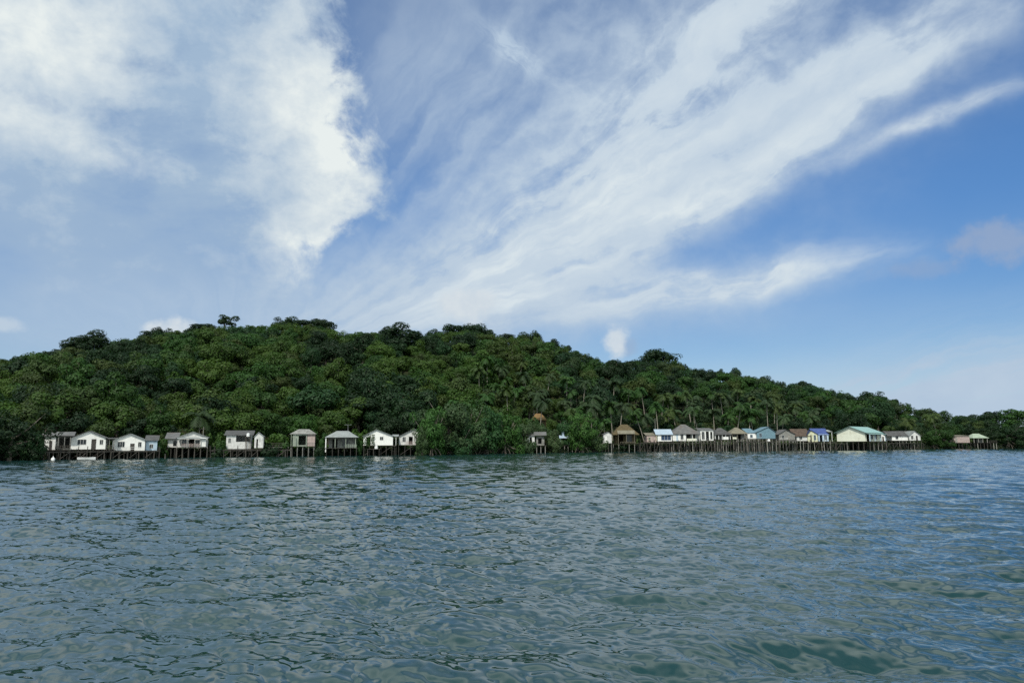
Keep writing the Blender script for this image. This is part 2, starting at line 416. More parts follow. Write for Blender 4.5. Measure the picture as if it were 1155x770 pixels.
zincl = M('light_zinc_sheet', (0.24, 0.26, 0.25), 0.6, 0.15, 0.9, (0.15, 0.145, 0.13))
brownr = M('rusted_sheet', (0.085, 0.06, 0.045), 0.85, 0.3, 1.0, (0.05, 0.04, 0.03))
thatch = M('palm_thatch', (0.095, 0.075, 0.038), 0.95, 0.35, 3.0, (0.09, 0.07, 0.04))
ochre = M('dry_ochre_thatch', (0.16, 0.10, 0.04), 0.95, 0.3, 2.0, (0.2, 0.1, 0.04))
tan = M('tan_sheet', (0.18, 0.165, 0.12), 0.8, 0.2, 1.0, (0.16, 0.14, 0.1))
mint = M('mint_green_sheet', (0.25, 0.39, 0.36), 0.55, 0.08, 0.8, (0.2, 0.4, 0.36))
bluer = M('pale_blue_sheet', (0.34, 0.41, 0.48), 0.55, 0.1, 0.8, (0.3, 0.42, 0.52))
bluet = M('blue_tarpaulin', (0.05, 0.08, 0.22), 0.5, 0.15, 1.2)
turqr = M('slate_blue_sheet', (0.13, 0.22, 0.27), 0.6, 0.2, 0.8, (0.2, 0.24, 0.25))
navy = M('navy_sheet', (0.02, 0.03, 0.08), 0.6, 0.2, 1.0)
oldw = M('weathered_timber', (0.085, 0.077, 0.066), 0.92, 0.3, 2.5, (0.04, 0.037, 0.034), stretch=(1, 1, 0.3))
wetw = M('wet_dark_timber', (0.045, 0.042, 0.036), 0.8, 0.4, 2.0, (0.12, 0.11, 0.10), stretch=(1, 1, 0.25))
palew = M('sun_bleached_timber', (0.27, 0.26, 0.23), 0.9, 0.25, 2.5, (0.14, 0.13, 0.11), stretch=(1, 1, 0.3))
glass = M('dark_window_glass', (0.015, 0.02, 0.024), 0.15, 0.2, 1.0, None, 0.5)
blueglass = M('deep_blue_shutter', (0.03, 0.055, 0.11), 0.5, 0.2, 1.0)
doorm = M('dark_plank_door', (0.055, 0.05, 0.045), 0.85, 0.3, 2.0)
plastic = M('white_plastic', (0.8, 0.8, 0.78), 0.4, 0.05, 2.0)
steel = M('galvanised_steel', (0.45, 0.46, 0.46), 0.45, 0.1, 2.0, None, 0.5, 0.6)

def box(bm, x0, x1, y0, y1, z0, z1):
    v = [bm.verts.new(p) for p in ((x0, y0, z0), (x1, y0, z0), (x1, y1, z0), (x0, y1, z0), (x0, y0, z1), (x1, y0, z1), (x1, y1, z1), (x0, y1, z1))]
    for f in ((3, 2, 1, 0), (4, 5, 6, 7), (0, 1, 5, 4), (1, 2, 6, 5), (2, 3, 7, 6), (3, 0, 4, 7)): bm.faces.new([v[i] for i in f])
def tube(bm, pts, rads, n=7, cap=True):
    rings = []
    for i, p in enumerate(pts):
        p = Vector(p); a = Vector(pts[max(i - 1, 0)]); b_ = Vector(pts[min(i + 1, len(pts) - 1)])
        d = (b_ - a).normalized(); s = d.cross(Vector((0, 1, 0.01)) if abs(d.y) < 0.9 else Vector((1, 0, 0))).normalized(); t = d.cross(s)
        rings.append([bm.verts.new(p + (s * math.cos(2 * math.pi * j / n) + t * math.sin(2 * math.pi * j / n)) * rads[i]) for j in range(n)])
    for r0, r1 in zip(rings, rings[1:]):
        for j in range(n): bm.faces.new((r0[j], r0[(j + 1) % n], r1[(j + 1) % n], r1[j]))
    if cap:
        bm.faces.new(rings[0][::-1]); bm.faces.new(rings[-1])
def sheet(bm, verts, faces, thick):
    """an open patch of faces given a thickness downwards"""
    top = [bm.verts.new(v) for v in verts]; bot = [bm.verts.new((v[0], v[1], v[2] - thick)) for v in verts]
    edges = {}
    for f in faces:
        bm.faces.new([top[i] for i in f]); bm.faces.new([bot[i] for i in reversed(f)])
        for a, b_ in zip(f, f[1:] + f[:1]): edges[(a, b_)] = 1
    for (a, b_) in edges:
        if (b_, a) not in edges: bm.faces.new((top[a], bot[a], bot[b_], top[b_]))
def panel(bm, O, ux, L, z0, z1, holes=(), th=0.10, gable=None):
    """a wall standing on O along ux, thickness inwards (to the left of ux turned 90 degrees), with real openings; gable = (position, apex z)"""
    O = Vector(O); ux = Vector(ux).normalized(); nrm = Vector((-ux.y, ux.x, 0)) * th
    xs = sorted({0.0, L, *[min(max(h[i], 0), L) for h in holes for i in (0, 1)]}); zs = sorted({z0, z1, *[min(max(h[i], z0), z1) for h in holes for i in (2, 3)]})
    solid = lambda i, k: 0 <= i < len(xs) - 1 and 0 <= k < len(zs) - 1 and not any(h[0] - 1e-4 <= (xs[i] + xs[i + 1]) / 2 <= h[1] and h[2] <= (zs[k] + zs[k + 1]) / 2 <= h[3] for h in holes)
    vc_ = {}
    def V(i, k, s):
        if (i, k, s) not in vc_: vc_[(i, k, s)] = bm.verts.new(O + ux * xs[i] + nrm * s + Vector((0, 0, zs[k])))
        return vc_[(i, k, s)]
    nx, nz = len(xs) - 1, len(zs) - 1
    for i in range(nx):
        for k in range(nz):
            if not solid(i, k): continue
            bm.faces.new((V(i, k, 0), V(i + 1, k, 0), V(i + 1, k + 1, 0), V(i, k + 1, 0)))
            bm.faces.new((V(i, k, 1), V(i, k + 1, 1), V(i + 1, k + 1, 1), V(i + 1, k, 1)))
            for di, dk, a, b_ in ((-1, 0, (i, k), (i, k + 1)), (1, 0, (i + 1, k + 1), (i + 1, k)), (0, -1, (i + 1, k), (i, k)), (0, 1, (i, k + 1), (i + 1, k + 1))):
                if not solid(i + di, k + dk) and not (dk == 1 and k == nz - 1 and gable):
                    bm.faces.new((V(*a, 0), V(*b_, 0), V(*b_, 1), V(*a, 1)))
    if gable:
        gp, gz = gable
        A = [bm.verts.new(O + ux * gp + nrm * s + Vector((0, 0, gz))) for s in (0, 1)]
        f0 = [V(i, nz, 0) for i in range(nx + 1)] + [A[0]]; f1 = ([V(i, nz, 1) for i in range(nx + 1)] + [A[1]])[::-1]
        bm.faces.new(f0); bm.faces.new(f1)
        bm.faces.new((V(0, nz, 0), A[0], A[1], V(0, nz, 1))); bm.faces.new((A[0], V(nx, nz, 0), V(nx, nz, 1), A[1]))

class House:
    """a house on stilts; local x to the right along its front, y away from the water, z up from the water"""
    def __init__(s, label, px0, px1, back=0.0, yaw=0.0, name='stilt_house', cat='house', group='houses on stilts along the shore', short=None):
        pm = (px0 + px1) / 2
        s.Y = float(shore(pm)) + back; s.pm = pm
        s.Xc = PX(pm, s.Y); s.yaw = yaw
        s.root = empty(name, (s.Xc, s.Y, 0), R(yaw)); tag(s.root, label, cat, group)
        s.short = short
        if short: LANDMARKS.append((pm, short))
        s.stilt_me = None
        HOUSES.append((px0, px1, s.Y))
    def x(s, px):
        t = ray(px, 500.0)[0]; return (t * s.Y - s.Xc) / (math.cos(R(s.yaw)) - t * math.sin(R(s.yaw)))
    def z(s, py): return PZ(s.pm, py, s.Y)
    def part(s, name, bm, mat, parent=None, smooth=False): return bm_obj(name, bm, mat, parent or s.root, smooth)
    def walls(s, x0, x1, y0, y1, z0, z1, mat, front=(), right=(), left=(), gable=None, gable_side=None, sides='fblr', name='wall'):
        bm = bmesh.new()
        g = ((x1 - x0) * gable[0], gable[1]) if gable else None
        gs = ((y1 - y0) * gable_side[0], gable_side[1]) if gable_side else None
        if 'f' in sides: panel(bm, (x0, y0, 0), (1, 0, 0), x1 - x0, z0, z1, [(a - x0, b_ - x0, c, d) for a, b_, c, d in front], gable=g)
        if 'b' in sides: panel(bm, (x1, y1, 0), (-1, 0, 0), x1 - x0, z0, z1, (), gable=((x1 - x0) - g[0], g[1]) if g else None)
        e = 0.103
        if 'r' in sides: panel(bm, (x1, y0 + e, 0), (0, 1, 0), y1 - y0 - 2 * e, z0, z1, [(a - y0 - e, b_ - y0 - e, c, d) for a, b_, c, d in right], gable=(gs[0] - e, gs[1]) if gs else None)
        if 'l' in sides: panel(bm, (x0, y1 - e, 0), (0, -1, 0), y1 - y0 - 2 * e, z0, z1, [(y1 - e - b_, y1 - e - a, c, d) for a, b_, c, d in left], gable=(gs[0] - e, gs[1]) if gs else None)
        return s.part(name, bm, mat)
    def window(s, a, b_, c, d, y=0.0, frame=None, pane=glass, mull=1, side=None):
        """frame and pane set in an opening of the front wall (or side wall at x=side)"""
        bm = bmesh.new(); t = 0.07
        for q in ((a - t, a, c - t, d + t), (b_, b_ + t, c - t, d + t), (a, b_, d, d + t), (a, b_, c - t, c)): box(bm, q[0], q[1], -0.035, 0.06, q[2], q[3])
        for k in range(mull):
            m = a + (b_ - a) * (k + 1) / (mull + 1); box(bm, m - 0.025, m + 0.025, -0.01, 0.05, c, d)
        fr = s.part('window', bm, frame or offw)
        bm = bmesh.new(); box(bm, a, b_, 0.062, 0.08, c, d); pn = s.part('pane', bm, pane, fr)
        if side is None: fr.location = (0, y, 0)
        else: fr.location = (side, 0, 0); fr.rotation_euler = (0, 0, R(90))
        return fr
    def door(s, a, b_, c, d, y=0.0, mat=doorm, open_=False):
        bm = bmesh.new(); box(bm, a + 0.02, b_ - 0.02, 0.03, 0.07, c, d - 0.02)
        dr = s.part('door', bm, mat); dr.location = (0, y, 0)
        bm = bmesh.new(); box(bm, b_ - 0.14, b_ - 0.09, -0.02, 0.03, c + 0.85, c + 0.97); s.part('handle', bm, steel, dr)
    def roof_gable(s, x0, x1, y0, y1, ze, za, mat, over=0.35, ridge=0.5, th=0.06, name='roof'):
        xr = x0 + (x1 - x0) * ridge; k = over
        sl0 = (za - ze) / (xr - x0); sl1 = (za - ze) / (x1 - xr); g = 0.004
        v = [(x0 - k, y0 - k, ze - sl0 * k), (xr, y0 - k, za), (x1 + k, y0 - k, ze - sl1 * k), (x1 + k, y1 + k, ze - sl1 * k), (xr, y1 + k, za), (x0 - k, y1 + k, ze - sl0 * k)]
        v = [(a, b_, c + th + g + 0.02) for a, b_, c in v]
        bm = bmesh.new(); sheet(bm, v, [[0, 1, 4, 5], [1, 2, 3, 4]], th); return s.part(name, bm, mat)
    def roof_side(s, x0, x1, y0, y1, ze, za, mat, over=0.4, th=0.06, name='roof', ridge=0.5):
        yr = y0 + (y1 - y0) * ridge; k = over; sl = (za - ze) / (yr - y0); s2 = (za - ze) / (y1 - yr)
        v = [(x0 - k, y0 - k, ze - sl * k), (x1 + k, y0 - k, ze - sl * k), (x1 + k, yr, za), (x0 - k, yr, za), (x1 + k, y1 + k, ze - s2 * k), (x0 - k, y1 + k, ze - s2 * k)]
        v = [(a, b_, c + th + 0.024) for a, b_, c in v]
        bm = bmesh.new(); sheet(bm, v, [[0, 1, 2, 3], [3, 2, 4, 5]], th); return s.part(name, bm, mat)
    def roof_hip(s, x0, x1, y0, y1, ze, za, mat, inset=0.3, over=0.45, th=0.07, name='roof', rid=None):
        k = over; yr = (y0 + y1) / 2; i = (x1 - x0) * inset
        sl = (za - ze) / ((y1 - y0) / 2) * k
        v = [(x0 - k, y0 - k, ze - sl), (x1 + k, y0 - k, ze - sl), (x1 + k, y1 + k, ze - sl), (x0 - k, y1 + k, ze - sl), (x0 + i, yr, za), (x1 - i, yr, za)]
        v = [(a, b_, c + th + 0.024) for a, b_, c in v]
        bm = bmesh.new(); sheet(bm, v, [[0, 1, 5, 4], [1, 2, 5], [2, 3, 4, 5], [3, 0, 4]], th); return s.part(name, bm, mat)
    def roof_shed(s, x0, x1, y0, y1, zf, zb, mat, over=0.3, th=0.05, name='lean_to_roof'):
        k = over; sl = (zb - zf) / (y1 - y0) * k
        v = [(x0 - k, y0 - k, zf - sl), (x1 + k, y0 - k, zf - sl), (x1 + k, y1 + k, zb + sl), (x0 - k, y1 + k, zb + sl)]
        v = [(a, b_, c + th + 0.02) for a, b_, c in v]
        bm = bmesh.new(); sheet(bm, v, [[0, 1, 2, 3]], th); return s.part(name, bm, mat)
    def deck(s, x0, x1, y0, y1, z, mat=oldw):
        bm = bmesh.new(); n_ = max(2, int((y1 - y0) / 0.3)); w = (y1 - y0) / n_
        for k in range(n_): box(bm, x0, x1, y0 + k * w + 0.01, y0 + (k + 1) * w - 0.01, z - 0.06 - 0.004 * (k % 2), z - 0.004)
        for xx in np.linspace(x0 + 0.1, x1 - 0.1, 4): box(bm, xx - 0.06, xx + 0.06, y0, y1, z - 0.22, z - 0.066)
        return s.part('deck', bm, mat)
    def stilts(s, x0, x1, y0, y1, z, nx, ny=2, r=0.09, mat=None, lean=0.05):
        mats = mat or (wetw if s.pm < 620 else oldw)
        mes = []
        for k in range(3):
            bm = bmesh.new(); a = random.uniform(-lean, lean); tube(bm, [(a, 0, -1.6), (a * 0.4, 0.01, 0.4), (0, 0, z - 0.225)], [r * 1.1, r * 1.05, r * 0.9], 7)
            me = bpy.data.meshes.new('stilt'); bmesh.ops.recalc_face_normals(bm, faces=bm.faces[:]); bm.to_mesh(me); bm.free(); me.materials.append(mats if k or s.pm < 620 else palew); mes.append(me)
        for j in range(ny):
            for i in range(nx):
                o = bpy.data.objects.new('stilt', random.choice(mes)); link(o, s.root)
                o.location = (x0 + (x1 - x0) * i / max(nx - 1, 1) + random.uniform(-0.12, 0.12), y0 + (y1 - y0) * j / max(ny - 1, 1), 0); o.rotation_euler = (0, 0, random.uniform(0, 6))
    def braces(s, x0, x1, y, z, n_):
        for i in range(n_):
            a = x0 + (x1 - x0) * (i + 0.1) / n_; b_ = x0 + (x1 - x0) * (i + 0.95) / n_
            bm = bmesh.new(); tube(bm, [(a, y - 0.1, 0.15), (b_, y - 0.1, z - 0.3)][::random.choice((1, -1))], [0.05, 0.045], 5); s.part('brace', bm, oldw)
    def posts(s, xs, y, z0, z1, r=0.06, mat=None, name='veranda_post'):
        for xx in xs:
            bm = bmesh.new(); box(bm, xx - r, xx + r, y - r, y + r, z0, z1); s.part(name, bm, mat or offw)
    def railing(s, x0, x1, y, z, h=0.85, n_=8, mat=None, rails=2, name='railing'):
        bm = bmesh.new()
        for i in range(n_ + 1):
            xx = x0 + (x1 - x0) * i / n_; box(bm, xx - 0.03, xx + 0.03, y - 0.03, y + 0.03, z, z + h - 0.04)
        for k in range(rails):
            zz = z + h * (k + 1) / rails; box(bm, x0 - 0.06, x1 + 0.06, y - 0.04, y + 0.04, zz - 0.035, zz + 0.035 + 0.003 * k)
        return s.part(name, bm, mat or palew)
LANDMARKS, HOUSES = [], []

# ------------------------------------------------------------------ the houses, from left to right
def cottage(h, px0, px1, y_floor, y_eave, y_apex, apex, holes, roof, wallm=white, depth_=6.5, porch=0.9, ridge_mat=None):
    """front gable to the water; holes = [(kind, px0, px1, y_top, y_bottom)]"""
    x0, x1 = h.x(px0), h.x(px1); z0, z1, za = h.z(y_floor), h.z(y_eave), h.z(y_apex)
    hs_ = []
    for k, a, b_, t, bt in holes: hs_.append((k, (h.x(a), h.x(b_), max(h.z(bt), z0 + (0.0 if k in 'do' else 0.1)), min(h.z(t), z1 - 0.05))))
    h.walls(x0, x1, 0, depth_, z0, z1, wallm, [q for k, q in hs_], gable=((h.x(apex) - x0) / (x1 - x0), za))
    for k, q in hs_:
        if k == 'w': h.window(*q, frame=white if wallm is not white else offw, mull=2 if q[1] - q[0] > 1 else 1)
        elif k == 'd': h.door(*q)
    h.roof_gable(x0, x1, 0, depth_, z1, za, roof, ridge=(h.x(apex) - x0) / (x1 - x0))
    h.deck(x0 - 0.1, x1 + 0.1, -porch, depth_, z0)
    h.stilts(x0 + 0.1, x1 - 0.1, -porch + 0.2, depth_ - 0.4, z0, 6, 3)
    h.braces(x0, x1, -porch + 0.2, z0, 2)
    return x0, x1, z0, z1, za

h = House('small white cottage on stilts half hidden behind the dark waterside tree', 50, 80, 1.0, yaw=26, short='the half-hidden cottage')
z0, z1 = h.z(507), h.z(491)
h.walls(h.x(50), h.x(62.5), 0, 5, z0, z1, white, [(h.x(55.5), h.x(59), z0, h.z(497))], gable=None)
h.door(h.x(55.5), h.x(59), z0, h.z(497))
h.walls(h.x(63), h.x(80), 1.2, 5, z0, z1 - 0.1, greyw, [(h.x(66), h.x(78), z0 + 0.3, z1 - 0.5)], sides='fbr', name='porch_wall')
h.roof_side(h.x(49), h.x(81), 0, 5, z1, h.z(487), zinc)
h.deck(h.x(49), h.x(81), -0.8, 5, z0); h.posts([h.x(66), h.x(73), h.x(79.5)], -0.6, z0, z1 - 0.35, mat=greyw)
h.railing(h.x(63), h.x(80), -0.7, z0, 0.8, 6, oldw)
h.stilts(h.x(50), h.x(80), -0.6, 4.6, z0, 6, 3)

h = House('white gabled cottage on stilts with a broad grey roof and shaded side porch', 80, 119, yaw=25, short='the grey-roofed white cottage')
x0, x1, z0, z1, za = cottage(h, 80, 119, 506.5, 493.5, 486, 100, [('w', 87.5, 97, 495.5, 501), ('d', 103, 108.5, 495, 506.5), ('w', 112.5, 116, 496, 501)], zinc, depth_=7)
h.roof_shed(x1 + 0.05, x1 + 1.6, 0.2, 6.5, z1 - 0.25, z1 - 0.02, zincd); h.posts([x1 + 0.7, x1 + 1.5], 0.2, z0, z1 - 0.32, mat=greyw)
h.deck(x1 + 0.15, x1 + 1.7, -0.3, 6.4, z0); h.stilts(x1 + 0.3, x1 + 1.6, 0, 6, z0, 2, 2); h.railing(x1 + 0.2, x1 + 1.6, -0.2, z0, 0.8, 3, oldw)

h = House('bright white gabled cottage on stilts with pale blue side annex', 127, 163.5, -0.5, yaw=23, short='the bright white gabled cottage')
x0, x1, z0, z1, za = cottage(h, 127, 163.5, 508, 496, 489.3, 146, [('w', 133, 140.5, 498, 504), ('d', 147, 152, 500, 508), ('w', 156, 159.5, 498.5, 504.5)], zincl, depth_=6)
ax1 = h.x(177)
h.walls(x1 + 0.12, ax1, 1.4, 5.5, z0, h.z(497), bluew, [(x1 + 0.9, x1 + 1.5, z0 + 0.5, z0 + 1.3)], sides='fbr', name='annex_wall'); h.window(x1 + 0.9, x1 + 1.5, z0 + 0.5, z0 + 1.3, y=1.4)
h.roof_shed(x1 + 0.1, ax1, 1.4, 5.5, h.z(496.5), h.z(491), zincd, name='annex_roof'); h.deck(x1 + 0.12, ax1 + 0.1, 0.4, 5.5, z0); h.stilts(x1 + 0.4, ax1, 0.6, 5, z0, 3, 2)
h.railing(x0 + 0.1, x1 - 0.1, -0.82, z0, 0.7, 7, offw, 2)

h = House('weathered pale cottage on stilts with pinkish veranda rail and lean-to', 190, 234, 0.5, yaw=20, short='the weathered pale cottage')
x0, x1, z0, z1, za = cottage(h, 200, 234, 504, 493, 487, 217, [('w', 195 + 8, 210, 495, 502), ('o', 213, 219, 495, 504), ('w', 221, 225, 496, 501)], zincl, offw, 7)
h.roof_shed(h.x(187), x0 - 0.1, 0.2, 5, h.z(494.5), h.z(488), zinc); h.walls(h.x(189), x0 - 0.12, 0.6, 5, z0, h.z(495.5), offw, [(h.x(195), h.x(199), z0 + 0.2, h.z(496.5))], sides='fbl', name='annex_wall')
h.deck(h.x(187), x0 - 0.12, -0.9, 5, z0); h.stilts(h.x(188), x0 - 0.3, -0.7, 4.6, z0, 3, 3)
h.deck(x0, x1 + 0.2, -2.3, -0.92, z0 - 0.05, palew); h.railing(h.x(206), h.x(226), -2.2, z0 - 0.05, 0.75, 7, pinkw, 3); h.stilts(x0, x1, -2.1, -1.2, z0 - 0.05, 6, 2, mat=oldw)
h.posts([h.x(205), h.x(212), h.x(220), h.x(227)], -2.2, z0, z1 - 0.5, 0.05, palew)
bm = bmesh.new(); box(bm, h.x(226), h.x(232.5), -2.0, -1.94, z0 + 0.1, z1 - 0.1); h.part('screen', bm, white)
h.roof_shed(x0 + 0.1, x1, -2.3, -0.5, z1 - 0.35, z1 - 0.12, zincl, 0.15, name='veranda_roof')

h = House('low pale shack on stilts with a dark open front and narrow white end room', 255, 297, 0, yaw=16, short='the low open-fronted shack')
z0, zt = h.z(506), h.z(490.5)
h.walls(h.x(255), h.x(283), 0, 5, z0, zt, offw, [(h.x(266), h.x(282), h.z(498), zt - 0.12), (h.x(257.5), h.x(260), h.z(499), h.z(494))])
h.window(h.x(257.5), h.x(260), h.z(499), h.z(494), frame=offw)
h.roof_shed(h.x(254), h.x(284), 0, 5, zt, h.z(485.5), zincd, 0.35, name='roof')
h.walls(h.x(287), h.x(297), -0.4, 4, h.z(505), h.z(492), offw, [(h.x(289.2), h.x(291), h.z(505), h.z(495))], gable=(0.4, h.z(487.5)), name='end_room_wall')
h.roof_gable(h.x(287), h.x(297), -0.4, 4, h.z(492), h.z(487.5), zincl, 0.2, 0.4, name='end_room_roof')
h.deck(h.x(254), h.x(298), -0.9, 5, z0 - 0.05); h.stilts(h.x(256), h.x(297), -0.7, 4.6, z0, 7, 3); h.braces(h.x(262), h.x(297), -0.7, z0, 3)

h = House('derelict green-stained hut on stilts with one wide dark opening', 327, 355, 1, yaw=12, short='the derelict green-stained hut')
z0, zt = h.z(503), h.z(489)
h.walls(h.x(330), h.x(346), 0, 5, z0, zt, greenw, [(h.x(336.5), h.x(345), z0 + 0.25, h.z(491))])
h.walls(h.x(346.5), h.x(355), 0.1, 4.5, z0, zt, pinkw, [], sides='fbr', name='side_room_wall')
h.roof_hip(h.x(328), h.x(355), 0, 5, zt, h.z(484), greyw, 0.28, 0.3)
h.deck(h.x(327), h.x(356), -0.8, 5, z0); h.stilts(h.x(329), h.x(355), -0.6, 4.6, z0, 5, 3, mat=greyw); h.railing(h.x(347), h.x(355), -0.7, z0, 0.7, 4, greyw)
h.posts([h.x(328.5), h.x(333)], -0.6, z0, zt - 0.2, 0.06, greenw)
h = House('low board walkway shed on stilts sagging between two larger houses', 300, 326, 0.5, yaw=15, name='storage_platform', cat='platform', group=None)
h.deck(h.x(300), h.x(326), 0, 3, h.z(504), greyw); h.stilts(h.x(301), h.x(325), 0.2, 2.8, h.z(504), 5, 2); h.railing(h.x(301), h.x(325), 0.1, h.z(504), 0.9, 7, oldw)
h.braces(h.x(301), h.x(325), 0.2, h.z(504), 2)

h = House('hip-roofed open house on stilts with one white corner post and dark veranda', 366, 403, 0, yaw=9, short='the hip-roofed open house')
z0, zt = h.z(505), h.z(492.5)
h.walls(h.x(370), h.x(402), 2.2, 6, z0, zt, greyw, [(h.x(374), h.x(380), z0, h.z(495)), (h.x(385), h.x(392), z0 + 0.4, h.z(495))]); h.window(h.x(385), h.x(392), z0 + 0.4, h.z(495), y=2.2, frame=greenw)
h.roof_hip(h.x(368), h.x(402), 0, 6, zt, h.z(486), zincl, 0.3, 0.35)
h.deck(h.x(366), h.x(403), -0.3, 6, z0); h.posts([h.x(367.5)], 0.0, z0 - 1.0, zt - 0.1, 0.11, white); h.posts([h.x(378), h.x(390), h.x(401)], 0.0, z0, zt - 0.1, 0.07, greenw)
h.railing(h.x(391), h.x(402), 0.05, z0, 0.8, 5, greenw, 3); h.stilts(h.x(368), h.x(402), -0.1, 5.6, z0, 6, 3)

h = House('white gabled cottage on stilts with a leafy creeper over half its front', 408, 446, 0.5, yaw=7, short='the creeper-covered cottage')
x0, x1, z0, z1, za = cottage(h, 410, 443, 502, 491.5, 484.5, 424, [('w', 428.5, 432, 492.5, 496), ('o', 413, 418, 492.5, 502)], zincl, white, 6)
h.roof_shed(x1 + 0.05, h.x(448), 0.3, 4, z1 - 0.15, z1 + 0.3, zincl); h.deck(x1 + 0.12, h.x(447), -0.3, 4, z0 - 0.05); h.stilts(x1 + 0.3, h.x(447), 0, 3.5, z0, 2, 2); h.posts([h.x(446.5)], 0.2, z0, z1 - 0.25)
VINE = h

h = House('white gabled cottage on stilts partly covered by the big mangrove', 450, 484, 0.5, yaw=5, short='the cottage beside the mangrove')
x0, x1, z0, z1, za = cottage(h, 450, 484, 501.5, 492, 483.5, 467, [('w', 454, 457.5, 492.6, 498), ('o', 461, 465.5, 491, 501)], zincl, offw, 6)
h.railing(h.x(458), h.x(470), -0.8, z0, 0.8, 5, pinkw, 3)

h = House('pale weathered shack on stilts standing alone among the mangroves', 590, 616, -1, short='the shack among the mangroves')
z0, zt = h.z(502), h.z(490.5)
h.walls(h.x(593), h.x(603), 0, 4, z0, zt, offw, [(h.x(597.5), h.x(600), z0, h.z(493))]); h.walls(h.x(605), h.x(614), 0.4, 4, z0, h.z(492), greyw, [(h.x(607), h.x(611), z0 + 0.4, h.z(494))], name='side_room_wall')
h.roof_side(h.x(591), h.x(615), 0, 4, zt, h.z(487), zinc); h.deck(h.x(590), h.x(616), -0.8, 4, z0); h.stilts(h.x(591), h.x(615), -0.6, 3.6, z0, 6, 2, mat=palew)
h = House('ochre thatched hut glimpsed among the trees above the mangroves', 598, 618, 26, name='thatched_hut', cat='hut', group=None, short='the ochre thatched hut')
zg = float(land_h(np.array(608.0), np.array(h.Y)))
h.walls(h.x(600), h.x(616), 0.6, 4, zg - 0.3, h.z(471), thatch, [(h.x(605), h.x(611), zg, h.z(473))]); h.roof_hip(h.x(600), h.x(616), 0, 4.6, h.z(473), h.z(466.5), ochre, 0.3, 0.3, 0.16)
h.posts([h.x(600), h.x(608), h.x(616)], 0.1, zg - 0.3, h.z(473), 0.07, ochre)

h = House('small pale blue open shelter on thin posts between two mangroves', 631, 646, 3, name='stilt_shelter', cat='shelter', group=None, short='the pale blue shelter')
z0, zt = h.z(502), h.z(493.5)
h.roof_side(h.x(632), h.x(643), 0, 2.6, zt, h.z(491), bluer, 0.3); h.posts([h.x(632.5), h.x(642.5)], 0.1, z0, zt, 0.06, bluew); h.posts([h.x(632.5), h.x(642.5)], 2.4, z0, zt, 0.06, bluew)
h.deck(h.x(631), h.x(645), -0.4, 2.8, z0); h.stilts(h.x(632), h.x(645), -0.2, 2.6, z0, 4, 2, mat=palew)
bm = bmesh.new(); box(bm, h.x(634), h.x(636.5), 0.3, 0.36, zt + 0.1, h.z(486.5)); h.part('gable_board', bm, bluew)

h = House('brown thatch-roofed house on stilts with dark open veranda', 690, 722, 2, short='the brown thatched house')
z0, zt = h.z(500), h.z(488.5)
h.walls(h.x(695), h.x(718), 2, 6, z0, zt, thatch, [(h.x(699), h.x(704), z0, zt - 0.5), (h.x(708), h.x(714), z0 + 0.5, zt - 0.5)]); h.window(h.x(708), h.x(714), z0 + 0.5, zt - 0.5, y=2, frame=tan)
h.roof_hip(h.x(693), h.x(719), 0, 6, zt, h.z(479), thatch, 0.36, 0.6, 0.18)
h.roof_shed(h.x(697), h.x(715), -1.4, -0.4, h.z(488.8), h.z(486), tan, 0.2, 0.06, name='veranda_roof'); h.posts([h.x(697), h.x(706), h.x(715)], -1.3, z0, h.z(489), 0.06, tan)
h.deck(h.x(690), h.x(722), -1.6, 6, z0); h.railing(h.x(699), h.x(716), -1.5, z0, 0.5, 6, tan, 1); h.stilts(h.x(691), h.x(721), -1.4, 5.6, z0, 6, 3)
h = House('tiny white-walled shed on stilts beside the brown thatched house', 680, 690.5, 1, short='the tiny white shed')
z0, zt = h.z(499.5), h.z(489.5)
h.walls(h.x(681), h.x(690), 0, 3, z0, zt, offw, [(h.x(682.5), h.x(685), z0, zt - 0.5)], gable=(0.6, h.z(487))); h.roof_gable(h.x(681), h.x(690), 0, 3, zt, h.z(487), zinc, 0.25, 0.6); h.deck(h.x(678), h.x(691), -0.7, 3, z0); h.stilts(h.x(679), h.x(690), -0.5, 2.6, z0, 4, 2)
h.door(h.x(682.5), h.x(685), z0, zt - 0.5, mat=white)

h = House('low house on stilts with pale blue sheet roof and wide deep blue shutter', 728, 758, 0, short='the pale blue-roofed house')
z0, zt = h.z(497.5), h.z(489.5)
h.walls(h.x(742), h.x(758), 0, 6, z0, zt, white, [(h.x(746), h.x(757), z0 + 0.35, zt - 0.3)]); h.window(h.x(746), h.x(757), z0 + 0.35, zt - 0.3, frame=white, pane=blueglass, mull=2)
h.walls(h.x(730), h.x(741.5), 0.5, 5, z0 - 0.2, h.z(491), pinkw, [(h.x(732), h.x(734), z0, h.z(493))], sides='fbl', name='side_room_wall'); h.window(h.x(732), h.x(734), z0 + 0.4, h.z(493), y=0.5, frame=yellow)
h.roof_side(h.x(741), h.x(758), 0, 6, zt, h.z(484), bluer); h.roof_shed(h.x(729.5), h.x(741), 0.5, 5, h.z(490.7), h.z(488), tan, 0.2)
h.deck(h.x(728), h.x(758), -0.8, 6, z0 - 0.2); h.stilts(h.x(729), h.x(757), -0.6, 5.6, z0 - 0.2, 7, 3); h.posts([h.x(740.5)], -0.1, z0, zt, 0.07, yellow)

